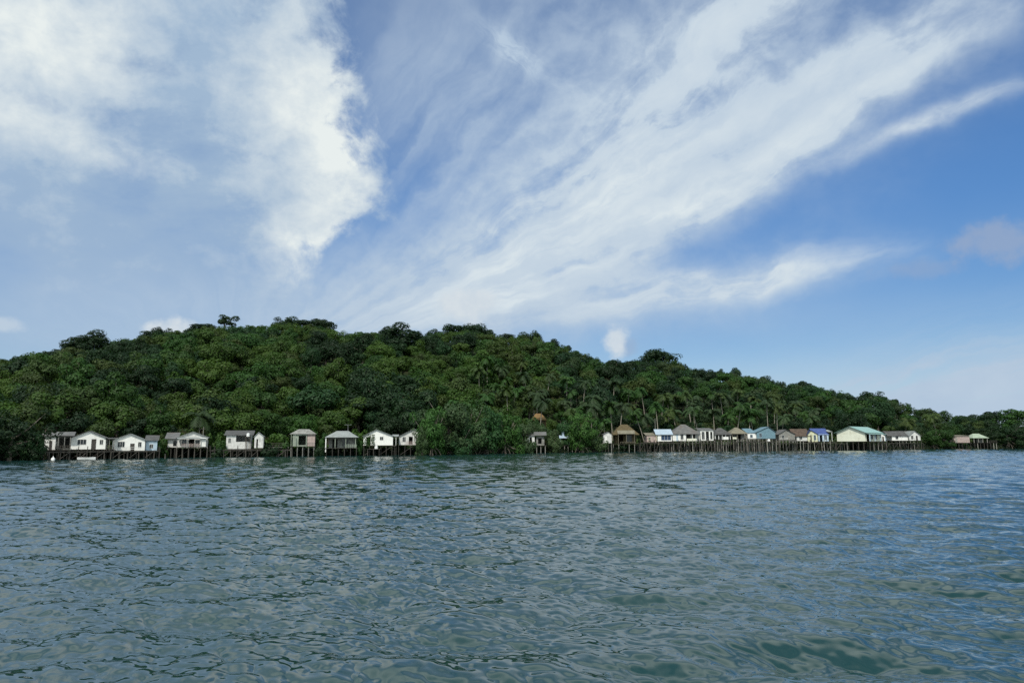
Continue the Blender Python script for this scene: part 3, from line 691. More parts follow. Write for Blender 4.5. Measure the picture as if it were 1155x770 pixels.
h = House('large white house on stilts with broad grey hip roof and dark veranda', 759, 790, 0.5, short='the large grey-roofed white house')
z0, zt = h.z(497), h.z(488.5)
h.walls(h.x(759), h.x(774), 0, 8, z0, zt, white, [(h.x(763), h.x(765), z0, zt - 0.3), (h.x(768), h.x(771), z0 + 0.5, zt - 0.3)]); h.door(h.x(763), h.x(765), z0, zt - 0.3, mat=bluew); h.window(h.x(768), h.x(771), z0 + 0.5, zt - 0.3)
h.walls(h.x(774.5), h.x(789), 2, 8, z0, zt, offw, [(h.x(776), h.x(781), z0 + 0.2, zt - 0.2), (h.x(783), h.x(786), z0, zt - 0.2)], sides='fbr', name='veranda_wall')
h.roof_hip(h.x(758.5), h.x(790), 0, 8, zt, h.z(478.5), zinc, 0.42, 0.4); h.posts([h.x(781.5), h.x(789)], 0.1, z0, zt, 0.08, white)
bm = bmesh.new(); box(bm, h.x(775), h.x(786), 0.0, 0.08, z0, z0 + 0.75); h.part('railing', bm, cream)
h.deck(h.x(758), h.x(790), -0.7, 8, z0); h.stilts(h.x(759), h.x(789), -0.5, 7.6, z0, 8, 3)

h = House('roofless white house frame on stilts with tall arched openings', 790, 805.5, 1, short='the arched white house')
z0, zt = h.z(496.5), h.z(485)
h.walls(h.x(790.5), h.x(805), 0, 6, z0, zt, white, [(h.x(792), h.x(795), z0 + 0.4, zt - 0.5), (h.x(796.5), h.x(800), z0, zt - 0.4), (h.x(801.5), h.x(804), z0 + 0.4, zt - 0.5)]); h.window(h.x(792), h.x(795), z0 + 0.4, zt - 0.5)
h.roof_shed(h.x(790), h.x(805.5), 0, 6, zt, h.z(482.5), zinc, 0.25, name='roof'); h.deck(h.x(790), h.x(806), -0.7, 6, z0); h.stilts(h.x(791), h.x(805), -0.5, 5.6, z0, 5, 3)

h = House('low house on stilts with dark hip roof and row of white posts', 806, 825, 0.5, short='the dark hip-roofed house')
z0, zt = h.z(495.5), h.z(489.5)
h.walls(h.x(807), h.x(824), 1.5, 7, z0, zt, greyw, [(h.x(811), h.x(813), z0, zt - 0.2)]); h.roof_hip(h.x(806), h.x(825), 0, 7, zt, h.z(482.5), zincd, 0.4, 0.35)
h.posts([h.x(p) for p in (807, 811, 815, 819, 824)], 0.1, z0, zt, 0.09, white); bm = bmesh.new(); box(bm, h.x(816), h.x(822), 0.02, 0.1, z0, z0 + 0.9); h.part('railing', bm, white)
h.deck(h.x(806), h.x(825), -0.6, 7, z0); h.stilts(h.x(807), h.x(824), -0.4, 6.6, z0, 6, 3)

h = House('house on stilts with tan hip roof and open cream-railed veranda', 826, 843, 0.5, short='the tan hip-roofed house')
z0, zt = h.z(495), h.z(488.5)
h.walls(h.x(827), h.x(842), 2, 7, z0, zt, greyw, [(h.x(835), h.x(838), z0, zt - 0.2)]); h.roof_hip(h.x(825.5), h.x(843), 0, 7, zt, h.z(482), tan, 0.42, 0.35); h.posts([h.x(826.5), h.x(832), h.x(842)], 0.1, z0, zt, 0.09, tan)
bm = bmesh.new(); box(bm, h.x(826.5), h.x(831), 0.02, 0.1, z0, z0 + 0.65); h.part('railing', bm, cream)
h.deck(h.x(826), h.x(843), -0.6, 7, z0); h.stilts(h.x(827), h.x(842), -0.4, 6.6, z0, 5, 3, mat=palew)

h = House('turquoise-walled house on stilts with slate blue roof and white side room', 844, 876, -1, short='the turquoise house')
z0, zt = h.z(494.5), h.z(487.5)
h.walls(h.x(854), h.x(875), 0, 7, z0, zt, turq, [(h.x(857), h.x(859.5), z0 + 0.5, zt - 0.3)], gable=(0.62, h.z(481.5))); h.window(h.x(857), h.x(859.5), z0 + 0.5, zt - 0.3, frame=bluew)
h.roof_gable(h.x(853), h.x(876), 0, 7, zt, h.z(481.3), turqr, 0.3, 0.62); h.walls(h.x(844), h.x(853.7), 0.3, 6, z0, h.z(488.5), white, [(h.x(847), h.x(849.5), z0 + 0.4, h.z(490))], sides='fbl', name='side_room_wall'); h.window(h.x(847), h.x(849.5), z0 + 0.4, h.z(490), y=0.3, frame=bluew)
h.roof_shed(h.x(844), h.x(853), 0.3, 6, h.z(488), h.z(483), turqr, 0.2); h.deck(h.x(844), h.x(876), -0.8, 7, z0); h.stilts(h.x(845), h.x(875), -0.6, 6.6, z0, 7, 3, mat=palew)

h = House('weathered grey plank house on stilts with sagging grey roof', 878, 898, 0.5, short='the weathered grey house')
z0, zt = h.z(496), h.z(489.5)
h.walls(h.x(879), h.x(897), 0, 6, z0, zt, greyw, [(h.x(882), h.x(885), z0 + 0.4, zt - 0.3), (h.x(889), h.x(891.5), z0, zt - 0.3)], gable=(0.45, h.z(484.5))); h.window(h.x(882), h.x(885), z0 + 0.4, zt - 0.3, frame=offw); h.door(h.x(889), h.x(891.5), z0, zt - 0.3, mat=palew)
h.roof_gable(h.x(878.5), h.x(897.5), 0, 6, zt, h.z(484.3), zinc, 0.35, 0.45); h.deck(h.x(878), h.x(898), -0.7, 6, z0); h.stilts(h.x(879), h.x(897), -0.5, 5.6, z0, 6, 3, mat=palew); h.railing(h.x(879), h.x(888), -0.6, z0, 0.7, 5, offw)

h = House('low white-walled house on stilts under a dark brown sheet roof', 899, 911, 1.5, short='the brown-roofed low house')
z0, zt = h.z(497), h.z(491)
h.walls(h.x(899), h.x(911), 0, 6, z0, zt, offw, [(h.x(902), h.x(905), z0 + 0.5, zt - 0.3)]); h.window(h.x(902), h.x(905), z0 + 0.5, zt - 0.3); h.roof_side(h.x(896), h.x(913), 0, 6, zt, h.z(483.5), brownr); h.deck(h.x(898), h.x(911), -0.7, 6, z0); h.stilts(h.x(899), h.x(911), -0.5, 5.6, z0, 5, 3)

h = House('yellow gabled house on stilts with dark navy roof edge', 911.5, 922.5, -0.5, short='the yellow gabled house')
z0, zt = h.z(498), h.z(489.5)
h.walls(h.x(911.5), h.x(922.5), 0, 5, z0, zt, yellow, [(h.x(914.5), h.x(916), z0, zt - 0.3), (h.x(918.5), h.x(920.5), z0 + 0.6, zt - 0.3)], gable=(0.35, h.z(485.5))); h.door(h.x(914.5), h.x(916), z0, zt - 0.3); h.window(h.x(918.5), h.x(920.5), z0 + 0.6, zt - 0.3, frame=bluew)
h.roof_gable(h.x(911.5), h.x(922.5), 0, 5, zt, h.z(485.3), navy, 0.3, 0.35); h.deck(h.x(911), h.x(923), -0.7, 5, z0); h.stilts(h.x(912), h.x(922), -0.5, 4.6, z0, 4, 3)

h = House('house on stilts covered by a bright blue tarpaulin roof', 923.5, 936, 1, short='the blue tarpaulin house')
z0, zt = h.z(497.5), h.z(489.5)
h.walls(h.x(923.5), h.x(935), 0, 6, z0, zt, bluew, [(h.x(925), h.x(928), z0, zt - 0.3), (h.x(930), h.x(933), z0 + 0.5, zt - 0.3)]); h.window(h.x(930), h.x(933), z0 + 0.5, zt - 0.3, frame=cream, pane=blueglass); h.roof_side(h.x(919), h.x(934.5), 0.3, 6, zt, h.z(483), bluet)
h.roof_shed(h.x(935), h.x(939.5), 0, 4, h.z(487), h.z(484.5), zincl, 0.15); h.posts([h.x(939)], 0.1, z0, h.z(487.3), 0.06, white); h.deck(h.x(923), h.x(940), -0.7, 6, z0); h.stilts(h.x(924), h.x(939), -0.5, 5.6, z0, 5, 3)

h = House('largest house on stilts, cream walls under a mint green sheet roof', 943, 986, -1.5, yaw=-44, short='the mint-roofed house')
W_ = 9.6; Lh = 17.0; z0, zt, za = h.z(497.5), h.z(487.5), h.z(481.2)
XL = PX(943, h.Y) - h.Xc
h.root.location = (h.Xc + XL, h.Y - 1.0, 0)
h.walls(0, W_, 0, Lh, z0, zt, cream, [], right=[(1.6, 4.2, z0, zt - 0.5), (6, 8, z0 + 0.7, zt - 0.6), (10, 12, z0 + 0.7, zt - 0.6)], gable=(0.5, za))
h.roof_gable(0, W_, 0, Lh, zt, za, mint, 0.7)
for ya in (6, 10):
    h.window(ya, ya + 2, z0 + 0.7, zt - 0.6, side=W_, frame=white, pane=blueglass)
h.posts([W_ + 1.5], 0.3, z0, zt - 0.75, 0.12, bluew); h.posts([W_ + 1.5], 5.5, z0, zt - 0.75, 0.12, bluew); h.posts([W_ + 1.5], 11, z0, zt - 0.75, 0.12, bluew); h.posts([W_ + 1.5], 16.5, z0, zt - 0.75, 0.12, bluew)
v = [(W_ + 0.02, 0, zt - 0.35), (W_ + 2.0, 0, zt - 0.7), (W_ + 2.0, Lh, zt - 0.7), (W_ + 0.02, Lh, zt - 0.35)]; bm = bmesh.new(); sheet(bm, v, [[0, 1, 2, 3]], 0.05); h.part('veranda_roof', bm, mint)
h.deck(-0.3, W_ + 1.9, -0.8, Lh, z0); h.stilts(0, W_ + 1.6, -0.6, Lh - 0.5, z0, 7, 5)

h = House('tiny white shed on stilts just beyond the mint-roofed house', 991, 999, 2, short='the tiny white waterside shed')
z0, zt = h.z(497), h.z(491)
h.walls(h.x(991), h.x(999), 0, 3, z0, zt, white, [(h.x(995.5), h.x(997.5), z0, zt - 0.4)], gable=(0.5, h.z(489))); h.door(h.x(995.5), h.x(997.5), z0, zt - 0.4); h.roof_gable(h.x(991), h.x(999), 0, 3, zt, h.z(489), zinc, 0.2); h.deck(h.x(990), h.x(1000), -0.7, 3, z0); h.stilts(h.x(991), h.x(999), -0.5, 2.7, z0, 4, 2)

h = House('long white house on stilts under a dark sheet roof with white end gable', 1004, 1039, -0.5, short='the dark-roofed white house')
z0, zt = h.z(496.5), h.z(491)
h.walls(h.x(1007), h.x(1025), 0.3, 7, z0, zt, white, [(h.x(1011), h.x(1014), z0 + 0.5, zt - 0.2)], sides='fbl', name='long_wall'); h.window(h.x(1011), h.x(1014), z0 + 0.5, zt - 0.2, y=0.3)
h.walls(h.x(1025.5), h.x(1038), -0.4, 6.5, z0, zt, offw, [(h.x(1027.5), h.x(1030), z0 + 0.4, zt - 0.1), (h.x(1033), h.x(1035), z0, zt - 0.1)], gable=(0.5, h.z(486))); h.window(h.x(1027.5), h.x(1030), z0 + 0.4, zt - 0.1, frame=white); h.door(h.x(1033), h.x(1035), z0, zt - 0.1)
h.roof_gable(h.x(1025.5), h.x(1038), -0.4, 6.5, zt, h.z(486), zincl, 0.35); h.roof_side(h.x(1003), h.x(1024.2), 0.3, 7, zt, h.z(486), zincd, name='long_roof')
h.deck(h.x(1004), h.x(1039), -1.0, 7, z0); h.stilts(h.x(1005), h.x(1038), -0.8, 6.6, z0, 9, 3)

h = House('flat beige plank shed on stilts at the far end of the shore', 1072, 1095, -1, short='the beige shed')
z0, zt = h.z(499), h.z(491.5)
h.walls(h.x(1072), h.x(1094), 0, 6, z0, zt, pinkw, [(h.x(1078), h.x(1080), z0, zt - 0.5)]); h.door(h.x(1078), h.x(1080), z0, zt - 0.5, mat=palew); h.roof_shed(h.x(1072), h.x(1094), 0, 6, zt, h.z(490.5), tan, 0.3, name='roof'); h.deck(h.x(1071), h.x(1095), -0.6, 6, z0); h.stilts(h.x(1072), h.x(1094), -0.4, 5.6, z0, 6, 3, mat=wetw)
h = House('open pavilion on dark stilts with grey-green sheet roof', 1097, 1124, -1, name='stilt_pavilion', cat='pavilion', short='the green-roofed pavilion')
z0, zt = h.z(499), h.z(493.5)
h.roof_hip(h.x(1098), h.x(1115), 0, 6, zt, h.z(489), M('grey_green_sheet', (0.30, 0.36, 0.27), 0.7, 0.15, 1.0, (0.2, 0.22, 0.18)), 0.3, 0.3); h.posts([h.x(p) for p in (1099, 1104, 1109, 1114)], 0.1, z0, zt, 0.09, palew); h.posts([h.x(p) for p in (1099, 1114)], 5.8, z0, zt, 0.09, palew)
h.walls(h.x(1107), h.x(1114), 3, 5.5, z0, zt - 0.2, greyw, []); h.deck(h.x(1097), h.x(1124), -0.8, 6, z0, wetw); h.stilts(h.x(1098), h.x(1123), -0.6, 5.6, z0, 8, 3, 0.14, mat=wetw); h.railing(h.x(1115), h.x(1123), -0.7, z0, 0.8, 4, oldw)

# ------------------------------------------------------------------ walkways and piers on posts
def boardwalk(label, px0, px1, py, off, nb, width=1.5, rail=None, name='boardwalk', rails_mat=None, tall=0.25, mats=None):
    pm = (px0 + px1) / 2; Ya, Yb = float(shore(px0)) + off, float(shore(px1)) + off
    A = Vector((PX(px0, Ya), Ya, 0)); B = Vector((PX(px1, Yb), Yb, 0)); L = (B - A).length
    root = empty(name, A, math.atan2(B.y - A.y, B.x - A.x)); tag(root, label, 'boardwalk', 'timber walkways over the water')
    z = PZ(pm, py, (Ya + Yb) / 2)
    bm = bmesh.new(); n_ = int(L / 0.42)
    for k in range(n_):
        j = random.uniform(-0.06, 0.06); box(bm, L * k / n_ + 0.015, L * (k + 1) / n_ - 0.015, j, width + j, z - 0.05 + random.uniform(-0.012, 0.012), z + random.uniform(0.0, 0.012))
    for yy in (0.15, width - 0.15): box(bm, 0, L, yy - 0.06, yy + 0.06, z - 0.24, z - 0.07)
    bm_obj('deck', bm, oldw, root)
    mes = []
    for k in range(5):
        bm = bmesh.new(); a = random.uniform(-0.16, 0.16); top = z + (random.uniform(0.5, 1.1) if k < 2 else -0.07)
        tube(bm, [(a, 0, -1.5), (a * 0.4, 0, 0.5), (0, 0, top)], [0.11, 0.10, 0.075], 7)
        me = bpy.data.meshes.new('post'); bmesh.ops.recalc_face_normals(bm, faces=bm.faces[:]); bm.to_mesh(me); bm.free(); me.materials.append(random.choice(mats or (oldw, palew, wetw))); mes.append(me)
    for i in range(nb + 1):
        for yy in (-0.02, width + 0.02):
            o = bpy.data.objects.new('post', mes[random.randrange(2) if random.random() < tall else random.randrange(2, 5)]); link(o, root)
            o.location = (L * i / nb + random.uniform(-0.35, 0.35), yy, 0); o.rotation_euler = (0, 0, random.uniform(-0.5, 0.5))
    for i in range(0, nb, 2):
        if random.random() < 0.7:
            bm = bmesh.new(); tube(bm, [(L * i / nb, -0.12, 0.2), (L * (i + 1) / nb, -0.12, z - 0.2)][::random.choice((1, -1))], [0.05, 0.05], 5); bm_obj('brace', bm, oldw, root)
    if rail:
        bm = bmesh.new()
        for zz in (0.5, 0.95): box(bm, L * rail[0], L * rail[1], -0.11, -0.05, z + zz - 0.03, z + zz + 0.03)
        for i in range(int(nb * (rail[1] - rail[0])) + 1): xx = L * (rail[0] + i / nb); box(bm, xx - 0.04, xx + 0.04, -0.05, 0.03, z + 0.012, z + 0.9)
        bm_obj('railing', bm, rails_mat or palew, root)
boardwalk('dark timber walkway along the fronts of the first white cottages', 48, 182, 508.5, -2.6, 14, 1.3, mats=(wetw, wetw, oldw))
boardwalk('grey timber walkway under the weathered pale cottage and low shack', 236, 330, 507, -2.0, 12, 1.2, mats=(wetw, wetw, oldw))
boardwalk('brown timber walkway before the pale blue-roofed and large white houses', 722, 806, 499, -2.6, 20, 1.6, (0.55, 0.98), tall=0.35)
boardwalk('crooked timber walkway before the dark and tan hip-roofed houses', 807, 842, 498, -3.2, 11, 1.6, None, tall=0.5)
boardwalk('timber walkway running from the grey house to the blue tarpaulin house', 879, 941, 499, -2.8, 16, 1.6, (0.0, 0.3), tall=0.4)
boardwalk('dark timber walkway past the mint-roofed and dark-roofed white houses', 943, 1041, 499.5, -4.5, 22, 1.8, None, tall=0.2, mats=(oldw, wetw, wetw))
# the pier that runs out towards the boat
boardwalk('grey timber pier on tall bleached posts reaching furthest out over the water', 838, 879, 497.5, -34, 9, 2.2, (0.0, 0.5), name='pier', tall=0.6, mats=(palew, palew, oldw))
root = empty('jetty', (PX(866, 222), 222, 0), 0); tag(root, 'narrow jetty joining the outer pier to the shore walkway', 'jetty')
zj = PZ(866, 497.5, 222); bm = bmesh.new(); Lj = float(shore(866)) - 222
for k in range(int(Lj / 0.45)): box(bm, -0.7, 0.7, k * 0.45 - 2, k * 0.45 - 1.58, zj - 0.3, zj - 0.24 + random.uniform(0, 0.012))
bm_obj('deck', bm, oldw, root)
for k in range(8):
    for sx_ in (-0.75, 0.75):
        bm = bmesh.new(); tube(bm, [(sx_ + random.uniform(-0.15, 0.15), k * Lj / 8, -1.5), (sx_, k * Lj / 8, zj + random.choice((-0.3, -0.3, 0.7)))], [0.11, 0.08], 6); bm_obj('post', bm, oldw, root)

# ------------------------------------------------------------------ small things on the shore
def lathe(bm, prof, n=16):
    rings = [[bm.verts.new((r * math.cos(2 * math.pi * j / n), r * math.sin(2 * math.pi * j / n), z)) for j in range(n)] for r, z in prof]
    for a, b_ in zip(rings, rings[1:]):
        for j in range(n): bm.faces.new((a[j], a[(j + 1) % n], b_[(j + 1) % n], b_[j]))
    bm.faces.new(rings[0][::-1]); bm.faces.new(rings[-1])
def at(px, off, z=0.0):
    Y = float(shore(px)) + off; return (PX(px, Y), Y, z)
bm = bmesh.new(); lathe(bm, [(0.12, -0.5), (0.34, -0.35), (0.36, 0.25), (0.26, 0.42), (0.1, 0.5), (0.05, 0.75), (0.02, 0.78)]); o = bm_obj('mooring_buoy', bm, plastic, None, True); o.location = at(61.2, -5); tag(o, 'white mooring buoy floating before the half-hidden cottage', 'buoy')
root = empty('dinghy', at(99, -4), 0.25); tag(root, 'small white dinghy moored before the grey-roofed white cottage', 'boat')
bm = bmesh.new(); st = []
for k in range(9):
    t = k / 8; xx = (t - 0.5) * 3.2; w = 0.62 * math.sin(math.pi * min(1, 0.18 + t * 0.82)) ** 0.6 * (1 - 0.15 * (t > 0.9)) if k < 8 else 0.06; sh = 0.42 + 0.22 * abs(t - 0.4) ** 1.5
    st.append([(xx, -w, sh), (xx, -w * 0.75, 0.02), (xx, 0, -0.14), (xx, w * 0.75, 0.02), (xx, w, sh), (xx, w - 0.06, sh), (xx, w * 0.66, 0.08), (xx, 0, 0.0), (xx, -w * 0.66, 0.08), (xx, -w + 0.06 if w > 0.07 else -0.01, sh)])
vv = [[bm.verts.new(p) for p in s_] for s_ in st]
for a, b_ in zip(vv, vv[1:]):
    for j in range(10): bm.faces.new((a[j], a[(j + 1) % 10], b_[(j + 1) % 10], b_[j]))
bm.faces.new(vv[0][::-1]); bm.faces.new(vv[-1]); bm_obj('hull', bm, plastic, root)
for xx in (-0.7, 0.4):
    bm = bmesh.new(); box(bm, xx - 0.12, xx + 0.12, -0.46, 0.46, 0.3, 0.34); bm_obj('thwart', bm, palew, root)
bm = bmesh.new(); tube(bm, [(0.12, 0, -1.5), (0.03, 0, 0.5), (0, 0, 1.0)], [0.16, 0.15, 0.12], 8); o = bm_obj('mooring_post', bm, wetw); o.location = at(187, -7); tag(o, 'dark lone mooring post standing in the water off the weathered pale cottage', 'post')
def drum(px, py, off, r, hh, label, name='water_tank', cat='water tank'):
    Y = float(shore(px)) + off; z = PZ(px, py, Y)
    root = empty(name, (PX(px, Y), Y, z), 0); tag(root, label, cat)
    bm = bmesh.new(); lathe(bm, [(r * 0.95, 0), (r, 0.05), (r, hh * 0.3), (r * 0.96, hh * 0.33), (r, hh * 0.36), (r, hh * 0.65), (r * 0.96, hh * 0.68), (r, hh * 0.71), (r * 0.98, hh * 0.9), (r * 0.6, hh)]); bm_obj('drum', bm, plastic, root, False)
    bm = bmesh.new(); lathe(bm, [(r * 0.35, hh + 0.002), (r * 0.35, hh + 0.08), (r * 0.2, hh + 0.1)]); bm_obj('lid', bm, plastic, root)
drum(279.5, 492.2, -0.6, 0.36, 0.75, 'white water drum on a stand before the low open-fronted shack')
Y = float(shore(279.5)) - 0.6; root = empty('drum_stand', (PX(279.5, Y), Y, 0)); tag(root, 'timber stand carrying the white water drum of the low shack', 'stand')
zt_ = PZ(279.5, 492.2, Y); bm = bmesh.new(); box(bm, -0.5, 0.5, -0.45, 0.45, zt_ - 0.07, zt_ - 0.002); bm_obj('top', bm, oldw, root)
for sx_ in (-0.42, 0.42):
    for sy_ in (-0.38, 0.38): bm = bmesh.new(); box(bm, sx_ - 0.05, sx_ + 0.05, sy_ - 0.05, sy_ + 0.05, -1.2, zt_ - 0.072); bm_obj('leg', bm, oldw, root)
drum(424.5, 506.0, -0.9, 0.40, 0.7, 'white plastic drum set low under the creeper-covered cottage')
Y = float(shore(424.5)) - 0.9; root = empty('landing_stage', (PX(422, Y), Y - 0.3, 0)); tag(root, 'low plank landing below the creeper-covered cottage holding a white drum', 'landing')
zt_ = PZ(424.5, 506.0, Y); bm = bmesh.new(); box(bm, -1.6, 1.6, -0.5, 1.1, zt_ - 0.08, zt_ - 0.002); bm_obj('deck', bm, oldw, root)
for sx_ in (-1.4, 0, 1.4): bm = bmesh.new(); tube(bm, [(sx_, -0.4, -1.5), (sx_, -0.4, zt_ - 0.082)], [0.08, 0.07], 6); bm_obj('post', bm, oldw, root)
drum(867.5, 498.0, -31.6, 0.42, 0.75, 'white plastic drum standing on the outer grey pier')
# aerial and poles
Y = float(shore(392)) + 3; root = empty('tv_antenna', (PX(392, Y), Y, PZ(392, 487, Y) - 0.5), 0.3); tag(root, 'thin television aerial on a pole above the hip-roofed open house', 'antenna')
bm = bmesh.new(); tube(bm, [(0, 0, -2), (0, 0, 2.3)], [0.04, 0.03], 6); bm_obj('pole', bm, steel, root)
bm = bmesh.new(); tube(bm, [(-0.9, 0, 2.25), (0.9, 0, 2.25)], [0.025, 0.025], 5)
for k in range(6): xx = -0.8 + 0.32 * k; tube(bm, [(xx, -0.45, 2.29), (xx, 0.45, 2.29)], [0.015, 0.015], 4)
bm_obj('aerial', bm, steel, root)
def pole(px, off, ytop, label, r=0.09):
    Y = float(shore(px)) + off; zg = float(land_h(np.array(float(px)), np.array(Y)))
    root = empty('utility_pole', (PX(px, Y), Y, 0)); tag(root, label, 'utility pole')
    zt = PZ(px, ytop, Y); bm = bmesh.new(); tube(bm, [(0, 0, zg - 0.8), (0.03, 0, zt)], [r, r * 0.7], 7); bm_obj('pole', bm, palew, root)
    bm = bmesh.new(); box(bm, -0.6, 0.6, -0.16, -0.09, zt - 0.45, zt - 0.35); bm_obj('crossarm', bm, oldw, root)
pole(228.5, 8, 481.5, 'bleached pole behind the weathered pale cottage')
pole(739.5, 9, 472, 'thin bleached pole behind the pale blue-roofed house')
# ------------------------------------------------------------------ foliage
def leaf_material(name, attr=None):
    m, n, b = new_mat(name)
    if attr:
        a = n.nodes.new('ShaderNodeAttribute'); a.attribute_name = attr; base = a.outputs['Color']
    else:
        a = n.nodes.new('ShaderNodeObjectInfo'); base = a.outputs['Color']
    g = n.nodes.new('ShaderNodeNewGeometry')
    f = noise(g.outputs['Position'], 0.9, 3, 0.6)
    f2 = noise(g.outputs['Position'], 4.5, 2, 0.5)
    c = mixc(sstep(f * 0.6 + f2 * 0.4, 0.32, 0.68), (0.72, 0.75, 0.75), (1.28, 1.22, 1.1))
    c = mixc(1.0, base, c, 'MULTIPLY')
    n.links.new(c, b.inputs['Base Color']); b.inputs['Roughness'].default_value = 0.6; b.inputs['Specular IOR Level'].default_value = 0.25
    tr = n.nodes.new('ShaderNodeBsdfTranslucent'); n.links.new(mixc(1.0, c, (1.1, 1.2, 0.5), 'MULTIPLY'), tr.inputs['Color'])
    ms = n.nodes.new('ShaderNodeMixShader'); ms.inputs[0].default_value = 0.28
    out = n.nodes['Material Output']; n.links.new(b.outputs[0], ms.inputs[1]); n.links.new(tr.outputs[0], ms.inputs[2]); n.links.new(ms.outputs[0], out.inputs['Surface'])
    return m
leafm = leaf_material('foliage'); leaft = leaf_material('forest_foliage', 'tint')
barkm = simple('tree_bark', (0.12, 0.105, 0.085), 0.95, 0.3, 2.0, (0.06, 0.055, 0.045), stretch=(1, 1, 0.2))
palm_bark = simple('palm_bark', (0.24, 0.22, 0.18), 0.95, 0.25, 3.0, (0.12, 0.11, 0.09), stretch=(1, 1, 4))

def quads(c, nrm, size, r):
    """leaf sprays: pointed quads at c facing nrm with random spin"""
    n = len(c)
    nrm = nrm / np.linalg.norm(nrm, axis=1, keepdims=True)
    a = r.normal(size=(n, 3)); a -= (a * nrm).sum(1, keepdims=True) * nrm; a /= np.linalg.norm(a, axis=1, keepdims=True)
    b_ = np.cross(nrm, a); s = size[:, None]
    el = r.uniform(0.45, 0.8, (n, 1))
    V = np.stack([c - a * s * 0.5, c - b_ * s * 0.5 * el + nrm * s * 0.12, c + a * s * 0.5, c + b_ * s * 0.5 * el + nrm * s * 0.12], 1).reshape(-1, 3)
    return V
def crown_np(seed, rx, rz, cz, nclump, nleaf, leaf, low=-0.45, jag=0.35, top=1.0, crs=1.0):
    """leaf-spray quads (n*4,3) of a lumpy crown centred at height cz"""
    r = np.random.default_rng(seed)
    d = r.normal(size=(nclump, 3)); d[:, 2] = d[:, 2] * 0.8 + 0.15; d /= np.linalg.norm(d, axis=1, keepdims=True); d[:, 2] = np.maximum(d[:, 2], low)
    ph = r.uniform(0, 6.28, 3); lob = 1 + jag * 0.5 * np.sin(3 * np.arctan2(d[:, 1], d[:, 0]) + ph[0]) + jag * 0.5 * np.sin(2 * d[:, 2] * 3 + ph[1])
    fr = r.uniform(0.45, 0.92, nclump) * lob
    cc = d * fr[:, None] * np.array([rx, rx, rz * top]) + np.array([0, 0, cz])
    cr = r.uniform(0.28, 0.52, nclump) * (rx * rx * rz) ** (1 / 3) * crs
    k = r.integers(0, nclump, nleaf)
    w = cr[k] ** 2; keep = r.uniform(0, w.max(), nleaf) < w; k = k[keep]; n = len(k)
    e = r.normal(size=(n, 3)); e[:, 2] += 0.35; e /= np.linalg.norm(e, axis=1, keepdims=True)
    p = cc[k] + e * (cr[k] * r.uniform(0.6, 1.12, n) ** 0.6)[:, None] * np.array([1, 1, 0.8])
    out = (p - np.array([0, 0, cz])) / np.array([rx, rx, rz]); 
    nr = e + 0.35 * out + r.normal(size=(n, 3)) * 0.28 + np.array([0, 0, 0.2])
    return quads(p, nr, leaf * r.uniform(0.55, 1.35, n), r), cc
def trunk_bm(seed, h, r0, cc, lean=0.3, limbs=5, forked=True):
    rd = random.Random(seed); bm = bmesh.new()
    lx, ly = rd.uniform(-lean, lean), rd.uniform(-lean, lean)
    pts = [(0, 0, -1.0), (lx * 0.1, ly * 0.1, h * 0.3), (lx * 0.6, ly * 0.5, h * 0.65), (lx, ly, h)]
    tube(bm, pts, [r0 * 1.35, r0, r0 * 0.8, r0 * 0.55], 8)
    for q in sorted(range(len(cc)), key=lambda i: -np.linalg.norm(cc[i] - np.array([lx, ly, h])))[:limbs]:
        s_ = rd.uniform(0.6, 0.95); a = Vector((lx * s_, ly * s_, h * s_)); b_ = Vector(cc[q]); m = (a + b_) / 2 + Vector((0, 0, -0.06 * (b_ - a).length))
        tube(bm, [a, m, b_], [r0 * 0.42, r0 * 0.3, r0 * 0.12], 6)
    return bm
def as_mesh(name, V, mat):
    return mesh_np(name, V, np.arange(len(V)).reshape(-1, 4), mat)
def bm_mesh(name, bm, mat):
    me = bpy.data.meshes.new(name); bmesh.ops.recalc_face_normals(bm, faces=bm.faces[:]); bm.to_mesh(me); bm.free(); me.materials.append(mat)
    for p in me.polygons: p.use_smooth = True
    return me

# kinds: (crown mesh, trunk mesh, radius, height to the top)
KIND = {}
def make_kind(name, seed, rx, rz, trunk, nclump, nleaf, leaf, low=-0.45, jag=0.35, r0=None, limbs=5, crs=1.0):
    cz = trunk + rz * 0.75
    V, cc = crown_np(seed, rx, rz, cz, nclump, nleaf, leaf, low, jag, crs=crs)
    tm = bm_mesh('trunk', trunk_bm(seed, cz, r0 or (0.10 + 0.018 * cz + 0.02 * rx), cc, 0.3, limbs), barkm)
    top = float(np.percentile(V[:, 2], 99.5))
    KIND[name] = (as_mesh('crown', V, leafm), tm, float(np.percentile(np.abs(V[:, 0]), 97)), top, V)
for k in range(8): make_kind(f'round{k}', 100 + k, 3.2 + 0.25 * (k % 4), 2.7 + 0.3 * (k % 3), 2.6 + 0.3 * (k % 2), 20 + 3 * (k % 3), 4800, 0.52)
for k in range(5): make_kind(f'tall{k}', 200 + k, 3.0 + 0.3 * k, 4.2 + 0.3 * (k % 3), 3.5, 26, 6000, 0.55, -0.8)
for k in range(4): make_kind(f'wide{k}', 300 + k, 4.6 + 0.3 * k, 2.6 + 0.2 * k, 4.0, 26, 6000, 0.55, -0.25)
for k in range(4): make_kind(f'bush{k}', 400 + k, 2.2, 1.7, 0.5, 14, 2000, 0.42, -0.5)
for k in range(4): make_kind(f'mangrove{k}', 500 + k, 3.6, 3.4 + 0.3 * k, 1.4, 46, 8500, 0.36, -0.8, 0.55, crs=0.62)
make_kind('lone', 611, 3.0, 2.4, 4.6, 12, 2400, 0.5, -0.2, 0.8, 0.28, 8)
make_kind('lone_b', 617, 3.4, 2.6, 5.5, 13, 2600, 0.5, -0.3, 0.7, 0.25, 8)

